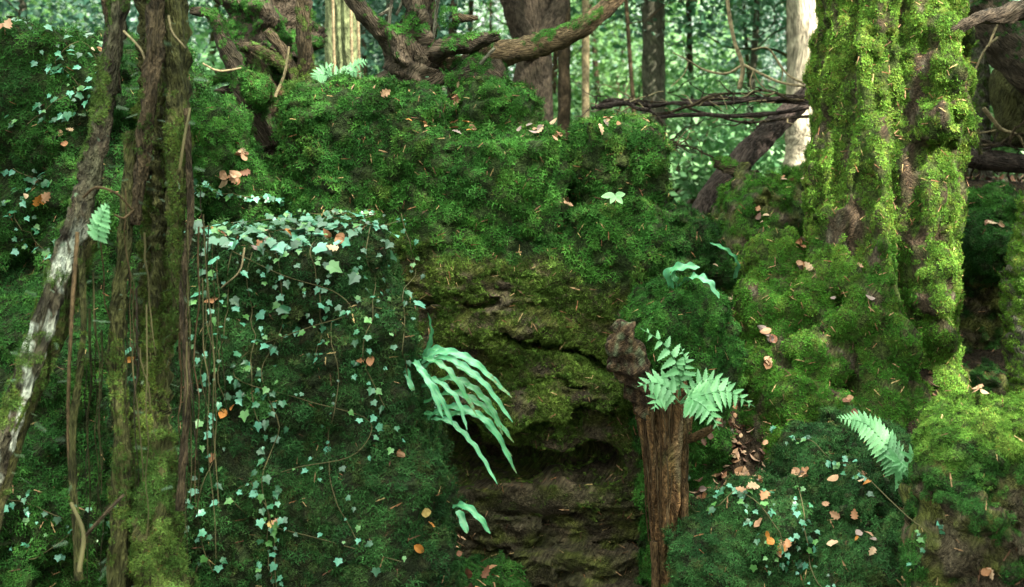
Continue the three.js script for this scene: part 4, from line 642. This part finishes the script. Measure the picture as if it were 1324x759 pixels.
ivyVine('dense ivy leaves spread over the flat top ' + B, [[-1.437, 1.479, -5.600], [-1.155, 1.481, -5.550], [-0.884, 1.481, -5.550], [-0.591, 1.459, -5.650]], 210, 501, { face: false, spread: .24, size: .10, lift: .04 });
ivyVine('second ivy carpet along the front rim ' + B, [[-1.314, 1.404, -5.400], [-1.050, 1.439, -5.360], [-0.789, 1.439, -5.360], [-0.559, 1.399, -5.500]], 70, 502, { spread: .05, size: .05 });
ivyVine('long ivy strand down the middle of the front ' + B, [[-1.051, 1.394, -5.300], [-0.974, 1.281, -5.300], [-0.967, 1.023, -5.300], [-1.022, 0.830, -5.300], [-0.957, 0.636, -5.300], [-0.999, 0.410, -5.300], [-0.967, 0.153, -5.300], [-0.941, -0.041, -5.300]], 54, 503, { size: .058 });
ivyVine('ivy strand with the largest leaves, left of the middle strand', [[-1.096, 1.313, -5.300], [-1.105, 1.090, -5.280], [-1.066, 0.929, -5.280], [-1.073, 0.769, -5.280], [-1.018, 0.640, -5.280]], 29, 504, { size: .07 });
ivyVine('short ivy strand hanging from the rim, right of the middle strand', [[-0.854, 1.439, -5.360], [-0.835, 1.278, -5.340], [-0.806, 1.087, -5.300], [-0.812, 0.862, -5.300]], 35, 505, { size: .05 });
ivyVine('ivy strand that follows the right hand corner of the boulder', [[-0.633, 1.407, -5.360], [-0.610, 1.244, -5.360], [-0.585, 1.050, -5.340], [-0.619, 0.894, -5.300], [-0.526, 0.693, -5.340]], 35, 506, { size: .05 });
ivyVine('ivy strand along the shadowed edge beside the strap fern', [[-0.549, 1.432, -5.500], [-0.502, 1.232, -5.500], [-0.475, 1.064, -5.500], [-0.458, 0.797, -5.500]], 16, 507, { size: .045 });
ivyVine('thin ivy strand with few leaves on the lower right flank', [[-0.748, 1.023, -5.300], [-0.716, 0.765, -5.300], [-0.758, 0.516, -5.260], [-0.710, 0.324, -5.260], [-0.612, 0.138, -5.240]], 16, 508, { size: .042 });
ivyVine('ivy strand nearest the yew trunk, thick with pale leaves below', [[-1.268, 1.349, -5.250], [-1.246, 1.036, -5.200], [-1.265, 0.783, -5.200], [-1.212, 0.541, -5.150], [-1.266, 0.290, -5.150], [-1.228, 0.040, -5.150]], 45, 509, { size: .058 });
ivyVine('ivy strand ending halfway down between two longer strands', [[-1.167, 1.345, -5.300], [-1.188, 1.093, -5.250], [-1.202, 0.909, -5.200], [-1.177, 0.719, -5.200]], 18, 510, { size: .048 });
ivyVine('ivy strand with scattered small leaves near the boulder foot', [[-1.050, 0.403, -5.200], [-0.987, 0.277, -5.200], [-1.003, 0.150, -5.200], [-0.955, -0.024, -5.200]], 16, 511, { size: .05 });
ivyVine('small ivy leaves scattered singly over the whole front ' + B, [[-1.167, 1.313, -5.300], [-0.651, 1.087, -5.300], [-1.156, 0.870, -5.250], [-0.555, 0.572, -5.300], [-1.145, 0.340, -5.200], [-0.453, 0.071, -5.250]], 64, 530, { spread: .12, size: .055 });
ivyVine('ivy along the rim of the high rock bank', [[-2.537, 2.351, -6.300], [-2.364, 2.367, -6.300], [-2.157, 2.341, -6.200], [-2.006, 2.285, -6.200]], 45, 512, { face: false, spread: .14, size: .065 });
ivyVine('ivy trailing down the upper face of the high rock bank', [[-2.104, 2.294, -6.100], [-2.197, 2.182, -6.100], [-2.067, 2.071, -6.100], [-2.197, 1.960, -6.100], [-2.308, 1.886, -6.100]], 59, 513, { spread: .12, size: .065 });
ivyVine('ivy spray lower on the high rock bank behind the leaning stem', [[-2.398, 1.682, -6.000], [-2.270, 1.591, -6.000], [-2.361, 1.481, -6.000], [-2.270, 1.335, -6.000], [-2.197, 1.262, -6.000]], 48, 514, { spread: .12, size: .06 });
ivyVine('ivy at the base of the high rock bank', [[-2.221, 0.303, -5.600], [-2.014, 0.261, -5.500], [-1.846, 0.156, -5.400], [-2.043, 0.025, -5.400]], 32, 515, { spread: .15, size: .05 });
ivyVine('ivy patch climbing between the yew stems', [[-1.582, 1.554, -4.800], [-1.539, 1.437, -4.800], [-1.553, 1.087, -4.800], [-1.524, 0.912, -4.800]], 29, 516, { spread: .06, size: .045 });
ivyVine('ivy carpet on the mound between yew and outcrop', [[-1.694, 1.640, -6.600], [-1.565, 1.564, -6.400], [-1.387, 1.528, -6.300], [-1.196, 1.501, -6.300]], 48, 517, { spread: .1, size: .055 });
ivyVine('ivy running up the mound by the broken stump', [[0.912, 0.157, -5.700], [1.015, 0.235, -5.600], [1.131, 0.128, -5.500], [1.137, -0.057, -5.450]], 54, 518, { spread: .1, size: .055 });
ivyVine('ivy strand in the hollow between the two ivy mounds', [[1.288, 0.235, -5.600], [1.254, 0.099, -5.600], [1.265, -0.006, -5.500], [1.298, -0.123, -5.500]], 40, 519, { spread: .06, size: .05 });
ivyVine('ivy over the mound under the arching bracken frond', [[1.380, 0.348, -5.700], [1.492, 0.337, -5.600], [1.645, 0.235, -5.600], [1.662, 0.099, -5.600]], 59, 520, { spread: .1, size: .05 });
ivyVine('few ivy leaves at the left rim of the squat rock', [[1.562, 0.657, -4.900], [1.556, 0.597, -4.900], [1.558, 0.549, -4.850], [1.547, 0.445, -4.800]], 9, 521, { spread: .03, size: .04 });
ivyVine('ivy sprig at the foot of the stunted tree', [[-0.528, 2.168, -7.000], [-0.491, 2.145, -6.900], [-0.428, 2.136, -6.900], [-0.403, 2.120, -6.900]], 7, 522, { spread: .03, size: .055 });
// seedling with broad pale leaves on the outcrop
{
  const o = thing('seedling', 'small seedling with four pale green leaves on the outcrop flank', 'plant'), r = rng(9), h = onFace([0.520, 1.481, -6.200]) || [0.520, 1.481, -6.200], mt = leafMat([.24, .48, .20], .3, .5), g = flatLeaf(oval, .2, -.2);
  part(o, 'stem', limb([R(h, .003), R([h[0], h[1] + .03, h[2] + .04], .0025), R([h[0], h[1] + .05, h[2] + .06], .002)], { seg: 5, step: .01, rough: 0 }), M.vine);
  for (const [a, s] of [[1.4, .075], [-1.2, .06], [2.6, .05], [-2.4, .055]]) { const m = part(o, 'leaf', g, mt); orient(m, new THREE.Vector3(0, .6, 1).normalize(), a, .4, r); m.position.set(h[0], h[1] + .05, h[2] + .06); m.scale.setScalar(s); }
}

// ---------------------------------------------------------------- fallen leaves: every leaf its own thing, in drifts
function drift(label, group, spots, seed, { size = .047, top = true, mats = [0, 1, 2, 3, 4, 0, 3, 6] } = {}) {
  const r = rng(seed);
  for (const [c, n, sx, sy, sz] of spots) for (let i = 0; i < n; i++) {
    const g = () => (r() + r() - 1), q = [c[0] + g() * sx, c[1] + g() * sy, c[2] + g() * (sz ?? sx)], h = top ? onTop(q, .25) : onFace(q, .5); if (!h) continue;
    const N = normalAt(h), m = single('fallen_leaf', litterGeos[Math.floor(r() * 5)], litterMats[mats[Math.floor(r() * mats.length)]], label, 'leaf', group), s = size * (.65 + .7 * r());
    if (!top) { N.y += .5; N.normalize(); }
    orient(m, N, r() * 6.283, 1.1, r); m.position.set(h[0] + N.x * .028, h[1] + N.y * .028 + .004, h[2] + N.z * .028); m.scale.setScalar(s);
  }
}
const flat = { top: false };
drift('dry brown leaf in the drift between stump and big trunk', 'leaves drifted in the gully', [[[1.079, 0.229, -6.450], 26, .09, .1, .3], [[1.027, 0.159, -6.300], 18, .12, .1, .2], [[0.939, 0.067, -6.100], 10, .1, .1, .15]], 601, { size: .044 });
drift('dry leaf in the narrow drift above the mossy knob', 'leaves drifted above the knob', [[[1.179, 0.879, -7.100], 16, .08, .1, .25], [[1.116, 0.735, -6.900], 12, .07, .1, .2]], 602, { size: .044 });
drift('fallen leaf on the mossy crown of the outcrop', 'leaves on the outcrop', [[[-0.241, 1.848, -6.400], 7, .12, .05, .08], [[0.109, 1.836, -6.400], 8, .14, .06, .08], [[-0.289, 2.021, -6.600], 7, .03, .1, .1], [[-0.475, 1.875, -6.400], 4, .08, .04, .06], [[-0.742, 2.067, -6.700], 3, .2, .05, .1]], 603, { ...flat, mats: [0, 0, 3, 1, 5, 6, 2] });
drift('fallen leaf in the cleft of the outcrop right of the crown', 'leaves in the outcrop cleft', [[[0.296, 1.482, -6.400], 7, .04, .03, .1], [[0.486, 1.878, -6.500], 7, .1, .05, .1], [[0.257, 1.945, -6.700], 8, .1, .04, .1], [[0.229, 1.819, -6.500], 6, .03, .08, .1]], 604, { ...flat, mats: [0, 0, 3, 1, 2, 6] });
drift('fallen leaf on ground behind the ivy draped boulder', 'leaves behind the ivy boulder', [[[-1.414, 1.608, -6.900], 8, .1, .05, .2], [[-1.414, 1.743, -7.000], 6, .06, .06, .15], [[-1.605, 2.117, -7.000], 6, .1, .03, .1]], 605, { ...flat });
drift('fallen leaf among the ivy on top of the draped boulder', 'leaves on the ivy boulder', [[[-1.041, 1.454, -5.400], 7, .12, .03, .1], [[-1.345, 1.499, -5.500], 6, .1, .03, .1], [[-0.762, 1.437, -5.400], 4, .08, .03, .1]], 606, { mats: [5, 0, 6, 5, 1, 3] });
drift('fallen leaf caught on the dark front of the draped boulder', 'leaves on the boulder front', [[[-1.253, 1.092, -5.000], 1, .01, .01], [[-0.971, 0.213, -5.200], 2, .03, .02], [[-1.145, 0.656, -5.200], 2, .1, .05], [[-0.458, 0.443, -5.300], 2, .05, .05], [[-0.587, 0.830, -5.300], 2, .05, .05], [[-0.377, 0.169, -5.300], 3, .05, .1]], 607, { ...flat, mats: [5, 0, 7, 1] });
drift('yellow or tan leaf caught among the yew stems', 'leaves caught in the yew', [[[-1.269, 1.494, -4.700], 1, .01, .01], [[-1.281, 1.666, -4.700], 1, .01, .01], [[-1.218, 1.714, -4.700], 1, .01, .02], [[-1.392, 1.543, -4.700], 1, .01, .01], [[-1.466, 0.295, -4.600], 1, .01, .01], [[-1.635, 1.248, -4.700], 1, .01, .01], [[-1.612, 0.842, -4.700], 1, .01, .01], [[-1.421, 0.971, -4.700], 1, .01, .01], [[-1.413, 0.413, -4.600], 1, .01, .01], [[-1.231, 0.483, -4.600], 1, .01, .01]], 608, { ...flat, mats: [5, 7, 1, 0] });
drift('fallen leaf on the high rock bank', 'leaves on the rock bank', [[[-2.044, 2.228, -6.200], 2, .02, .01], [[-2.276, 2.397, -6.300], 2, .03, .02], [[-2.402, 2.341, -6.200], 2, .04, .02], [[-2.252, 1.510, -6.000], 5, .08, .02], [[-2.141, 1.811, -6.100], 3, .03, .06], [[-2.187, 0.337, -5.600], 4, .1, .02]], 609, { ...flat, mats: [5, 3, 0, 1] });
drift('fallen leaf caught on the mossy roots of the big trunk', 'leaves on the big trunk roots', [[[1.620, 1.238, -6.900], 8, .05, .05], [[1.584, 1.113, -6.800], 5, .05, .02], [[1.861, 1.125, -6.800], 1, .01, .01], [[1.696, 0.955, -6.800], 1, .01, .01], [[1.858, 0.975, -6.700], 1, .01, .01], [[1.357, 0.783, -6.700], 6, .04, .04], [[1.316, 0.640, -6.700], 4, .03, .04], [[1.491, 0.182, -6.400], 6, .08, .03], [[1.698, 0.476, -6.600], 3, .03, .05], [[1.608, 0.221, -6.400], 5, .06, .02]], 610, { ...flat, mats: [0, 0, 3, 1, 6, 2] });
drift('fallen leaf lying on the ivy mounds', 'leaves on the ivy mounds', [[[1.439, 0.123, -5.400], 9, .13, .06], [[1.603, 0.058, -5.400], 8, .05, .1], [[1.662, 0.201, -5.600], 6, .06, .08], [[1.137, 0.059, -5.450], 7, .06, .03], [[1.100, 0.235, -5.600], 8, .1, .03], [[1.311, 0.261, -5.700], 8, .08, .03], [[1.526, 0.269, -5.600], 4, .1, .05], [[1.081, 0.094, -5.500], 2, .02, .02]], 611, { ...flat, mats: [0, 0, 3, 1, 5, 6, 0] });
drift('fallen leaf on the moss cap of the squat rock', 'leaves on the squat rock', [[[1.788, 0.733, -5.000], 5, .1, .02, .1], [[1.940, 0.733, -5.000], 4, .08, .02, .1], [[1.795, 0.156, -4.700], 2, .06, .03]], 612, { ...flat, mats: [0, 1, 3] });
drift('dry leaf on the earth at the foot of the draped boulder', 'leaves at the boulder foot', [[[-0.191, 0.061, -5.500], 8, .08, .1, .2], [[-0.109, -0.122, -5.600], 8, .1, .05, .2], [[-0.236, 0.025, -5.400], 6, .06, .08, .15]], 613, { mats: [1, 2, 4, 0, 2] });
drift('fallen leaf on the hummock by the leaning log', 'leaves on the hummock', [[[1.715, 1.577, -8.100], 6, .12, .04, .1], [[1.485, 1.344, -7.800], 4, .06, .1], [[1.840, 1.460, -7.900], 6, .06, .05]], 614, { ...flat });
drift('fallen leaf on the rocks behind the big trunk', 'leaves behind the big trunk', [[[2.983, 1.301, -8.000], 6, .12, .01], [[3.145, 1.538, -8.300], 2, .08, .02], [[2.922, 0.282, -7.900], 5, .15, .02]], 615, { ...flat });
{ // finer litter nobody could count
  const r = rng(700), n = 5200, im = new THREE.InstancedMesh(litterGeos[1], leafMat([1, 1, 1], .05, .75), n), m = new THREE.Object3D(), col = new THREE.Color(), cs = [[.30, .16, .09], [.18, .075, .04], [.38, .22, .15], [.10, .045, .03]];
  for (let i = 0; i < n; i++) { const deep = i % 8 === 0, d = deep ? 6 + 1.6 * r() : 5.5 + 9 * Math.pow(r(), 1.4), x = deep ? .8 + .6 * r() : (r() - .45) * 1.0 * d, y = groundY(x, -d); m.position.set(x, y + .015 + .02 * r(), -d); m.rotation.set(-1.57 + (r() - .5) * .9, (r() - .5) * .9, r() * 6.3); m.scale.setScalar(.035 + .03 * r()); m.updateMatrix(); im.setMatrixAt(i, m.matrix); const c = cs[Math.floor(r() * 4)], j = .7 + .6 * r(); im.setColorAt(i, col.setRGB(c[0] * j, c[1] * j, c[2] * j)); }
  im.name = 'leaf_litter'; im.userData.kind = 'stuff'; tag(im, 'brown leaf litter strewn over the woodland floor', 'leaf litter'); shadows(im); scene.add(im);
}

// ---------------------------------------------------------------- woodland behind and around
function leafClump(seed, n, spread, len) { const r = rng(seed), pos = []; for (let i = 0; i < n; i++) { const c = [(r() - .5) * 2 * spread, (r() - .5) * 1.4 * spread, (r() - .5) * 2 * spread], a = new THREE.Vector3(r() - .5, r() * .5 - .35, r() - .5).normalize().multiplyScalar(len * (.7 + .6 * r())), b = new THREE.Vector3(r() - .5, r() - .5, r() - .5).cross(a).normalize().multiplyScalar(len * .26), q = V(c), e = q.clone().add(a), L = q.clone().addScaledVector(a, .45).add(b), K = q.clone().addScaledVector(a, .45).sub(b); pos.push(...q, ...L, ...e, ...q, ...e, ...K); } return triGeo(pos); }
const clumps = [leafClump(1, 16, .3, .095), leafClump(2, 16, .26, .08)];
const crownMat = leafMat([1, 1, 1], .45, .6);
const crownTints = [[[.04, .14, .075], [.08, .23, .11]], [[.07, .21, .06], [.17, .36, .09]], [[.03, .11, .075], [.06, .19, .12]], [[.09, .26, .10], [.20, .42, .15]]];
function crown(parent, blobs, n, tint, seed, keep) {          // leaf clumps through the volume of several uneven lobes
  const r = rng(seed), o = new THREE.Object3D(), mats = [], col = new THREE.Color(), vol = blobs.map(b => b[3] * b[4] * b[5]), tot = vol.reduce((a, b) => a + b);
  for (let i = 0; i < n; i++) {
    let k = 0, x = r() * tot; while (x > vol[k] && k < vol.length - 1) x -= vol[k++];
    const b = blobs[k]; let u, v, w; do { u = r() * 2 - 1; v = r() * 2 - 1; w = r() * 2 - 1; } while (u * u + v * v + w * w > 1);
    const p = [b[0] + u * b[3], b[1] + v * b[4], b[2] + w * b[5]]; if (noise(p[0] * .8 + seed, p[1] * .9, p[2] * .8) < -.15 + .3 * r() - .15) continue;
    if (keep && !keep(p, r)) continue;
    o.position.set(...p); o.rotation.set((r() - .5), r() * 6.28, (r() - .5)); o.scale.setScalar(.7 + .7 * r()); o.updateMatrix(); mats.push(o.matrix.clone());
  }
  const im = new THREE.InstancedMesh(clumps[seed % 2], crownMat, mats.length);
  mats.forEach((m, i) => { im.setMatrixAt(i, m); const k = mix3(...crownTints[tint], r()), j = .75 + .5 * r(); im.setColorAt(i, col.setRGB(k[0] * j, k[1] * j, k[2] * j)); });
  im.name = 'crown'; im.userData.kind = 'stuff'; shadows(im); parent.add(im);
}
function woodTree(name, label, group, x, d, r0, mat, { lean = 0, h = 10, tint = 0, seed = 1, leaves = 900, low = 2.2, wide = 1.6, limbs = 4, keep } = {}) {
  const o = thing(name, label, 'tree', [0, 0, 0], group), r = rng(seed * 31 + 7), y = groundY(x, -d);
  part(o, 'trunk', limb([[x, y - .2, -d, r0 * 1.35], [x + lean * .1, y + .6, -d, r0 * 1.05], [x + lean * .35, y + h * .35, -d, r0 * .9], [x + lean * .7 + .2 * (r() - .5), y + h * .7, -d, r0 * .6], [x + lean, y + h, -d, r0 * .25]], { seg: 12, step: .15, rough: .12, seed: seed * 3 }), mat);
  for (let i = 0; i < limbs; i++) { const t = .16 + .5 * r(), a = r() * 6.28, L = .8 + 1.2 * r(), b = [x + lean * t, y + h * t, -d]; part(o, 'branch', limb(twigPts(b, [b[0] + Math.cos(a) * L, b[1] + .2 + .6 * r(), b[2] + Math.sin(a) * L], r0 * .28, r0 * .08, .12, r, 5), { seg: 6, step: .1 }), mat); }
  if (leaves) { const blobs = []; for (let i = 0; i < 6; i++) { const t = (i + .5) / 6, yy = y + mix(low, h, t); blobs.push([x + lean * t + (r() - .5) * wide, yy, -d + (r() - .5) * wide, wide * (.7 + .5 * r()), (h - low) / 7 * (.8 + .5 * r()), wide * (.7 + .5 * r())]); } crown(o, blobs, leaves, tint, seed, keep); }
  return o;
}
// trees one can tell apart
woodTree('woodland_tree', 'broad dark forked trunk behind the bare limb', null, .16, 10.5, .15, M.barkBrown, { lean: .1, seed: 3, low: 3.4, tint: 2, h: 11 });
{ const o = scene.children[scene.children.length - 1]; part(o, 'fork', limb([R([0.177, 2.586, -10.400], .11), R([0.019, 2.890, -10.300], .08), R([-0.074, 3.251, -10.200], .07)], { seg: 10 }), M.barkBrown); part(o, 'fork', limb([R([0.240, 2.649, -10.400], .1), R([0.380, 2.965, -10.400], .08), R([0.462, 3.282, -10.400], .07)], { seg: 10 }), M.barkBrown); }
woodTree('woodland_tree', 'pale green trunk with hanging stems left of the stunted tree', null, -1.47, 11, .15, M.barkLichen, { seed: 4, low: 3.8, tint: 1, h: 11 });
{ const o = scene.children[scene.children.length - 1]; for (const x of [-1.37, -1.31, -1.52]) part(o, 'hanging_stem', limb([[x, 4.5, -10.7, .012], [x + .013, 3, -10.7, .014], [x + .033, 2.1, -10.75, .012]], { seg: 6 }), M.deadPale); }
woodTree('woodland_tree', 'lichen spotted trunk with low branches above the dead heap', null, 1.45, 13, .12, M.barkGrey, { seed: 5, low: 2.6, tint: 1, h: 11, limbs: 8 });
woodTree('woodland_tree', 'white trunk beside the mossy giant', null, 2.72, 11.8, .17, M.barkPale, { seed: 6, low: 8, tint: 3, h: 12, limbs: 0, leaves: 300 });
woodTree('woodland_tree', 'slim brown trunk right of the dark forked one', null, .49, 12, .06, M.bark, { seed: 7, low: 3.5, tint: 2, h: 9, leaves: 500 });
woodTree('woodland_tree', 'thin pale sapling right of the slim brown trunk', null, .67, 11.6, .035, M.deadPale, { seed: 8, low: 3.3, tint: 1, h: 7, leaves: 400 });
// the wood beyond
{
  const r = rng(801); let k = 0;
  for (let ring = 0; ring < 4; ring++) for (let i = 0; i < 9 + ring * 2; i++) {
    const d = [14.5, 19, 26, 36][ring] + (r() - .5) * 4, x = ((i + r()) / (9 + ring * 2) - .5) * d * 1.15, a = ++k;
    woodTree('woodland_tree', ['slender tree in the near rank of the blurred wood behind the rocks', 'tree of the second rank in the blurred wood behind the rocks', 'tree of the third rank in the blurred wood behind the rocks', 'farthest tree of the blurred wood behind the rocks'][ring], 'trees of the blurred wood, rank ' + (ring + 1), x, d, .03 + .07 * r(), [M.bark, M.barkBrown, M.barkGrey, M.barkGreen][k % 4], { seed: 20 + k, lean: (r() - .5) * 1.5, h: [5, 5.5, 7, 9][ring] + 1.5 * r(), low: [1.3, .8, .4, .2][ring] + .8 * r(), tint: Math.floor(r() * 4), leaves: 850 + 420 * ring, wide: 1.3 + .35 * ring, limbs: 3 });
  }
  for (let i = 0; i < 12; i++) { // understorey bushes
    const d = 12 + 10 * r(), x = (i / 11 - .42) * d * .95, o = thing('shrub', 'leafy green bush in the understorey behind the rocks', 'bush', [0, 0, 0], 'understorey bushes behind the rocks'), y = groundY(x, -d), blobs = []; for (let j = 0; j < 4; j++) blobs.push([x + (r() - .5) * 1.4, y + .3 + .7 * r(), -d + (r() - .5), .55 + .3 * r(), .4 + .3 * r(), .5]);
    for (let j = 0; j < 4; j++) part(o, 'stem', limb(twigPts([x, y - .05, -d], [x + (r() - .5) * 1.4, y + .9, -d + (r() - .5)], .015, .006, .1, r, 4), { seg: 5 }), M.bark);
    crown(o, blobs, 520, i % 2 ? 1 : 3, 200 + i);
  }
}
{ // bare poles of young trees
  const r = rng(830);
  for (let i = 0; i < 16; i++) { const d = 11.5 + 11 * r(), x = -.9 + .34 * d * (i + r()) / 16 - .06 * d; woodTree('sapling', 'slim bare pole of a young tree in the wood behind the outcrop', 'young poles behind the outcrop', x, d, .018 + .03 * r(), [M.bark, M.barkGrey, M.barkGreen, M.deadBrown][i % 4], { seed: 900 + i, lean: (r() - .5) * 1.2, h: 6 + 3 * r(), low: 3, wide: .8, leaves: 160, tint: i % 4, limbs: 7 }); }
}
// unseen trees added to shade the rocks; crowns cut open so sun reaches the trunk
{
  const lit = [];                                             // [x, y, z, radius] of what the sun reaches
  for (let y = 1.7; y < 3.6; y += .25) lit.push([2.05, y, -7, .40 + .14 * (y - 1.7)]);
  for (let y = .45; y < 1.3; y += .25) lit.push([2.42, y, -6.95, .2]);
  for (let y = 2; y < 4.5; y += .4) lit.push([2.72, y, -11.8, .35]);
  for (let y = .8; y < 1.6; y += .3) lit.push([2.95, y, -7.1, .2]);
  lit.push([1.95, .8, -5.05, .22]);
  const gap = (p) => { const w = 1 + .35 * noise(p[0] * 1.7, p[1] * 1.7, p[2] * 1.7); for (const q of lit) { const t = (p[1] - q[1]) / SUN.y; if (Math.hypot(p[0] - SUN.x * t - q[0], p[2] - SUN.z * t - q[2]) < q[3] * w + .2) return false; } return true; };
  const spots = [[5.2, 3.2, .28], [3.9, .9, .25], [6.6, 5.8, .3], [7.6, 2.2, .3], [5.6, -1.5, .3], [8.5, 9, .3], [-6.5, 4.5, .3], [-6.5, 9, .25]];
  spots.forEach(([x, d, r0], i) => woodTree('woodland_tree', 'unseen tall tree added round the clearing so its leaves shade the rocks', 'unseen trees added round the clearing', x, d, r0, M.bark, { seed: 300 + i, h: 10.5 + (i % 3), low: 3.2, wide: 2.2, leaves: 2300, tint: i % 3, limbs: 5, keep: gap }));
  for (let i = 0; i < 9; i++) { const a = (i - 4) * .36; woodTree('woodland_tree', 'unseen dense tree added behind the viewer to block low sky light', 'unseen trees added behind the viewer', 9.5 * Math.sin(a) * 1.15, -2 - 7 * Math.cos(a), .22, M.barkBrown, { seed: 340 + i, h: 9.5 + (i % 3), low: .2, wide: 2.1, leaves: 1300, tint: i % 3, limbs: 3 }); }  // dense trees added out of view to keep low sky light off the rocks
}
renderer.render(scene, camera);
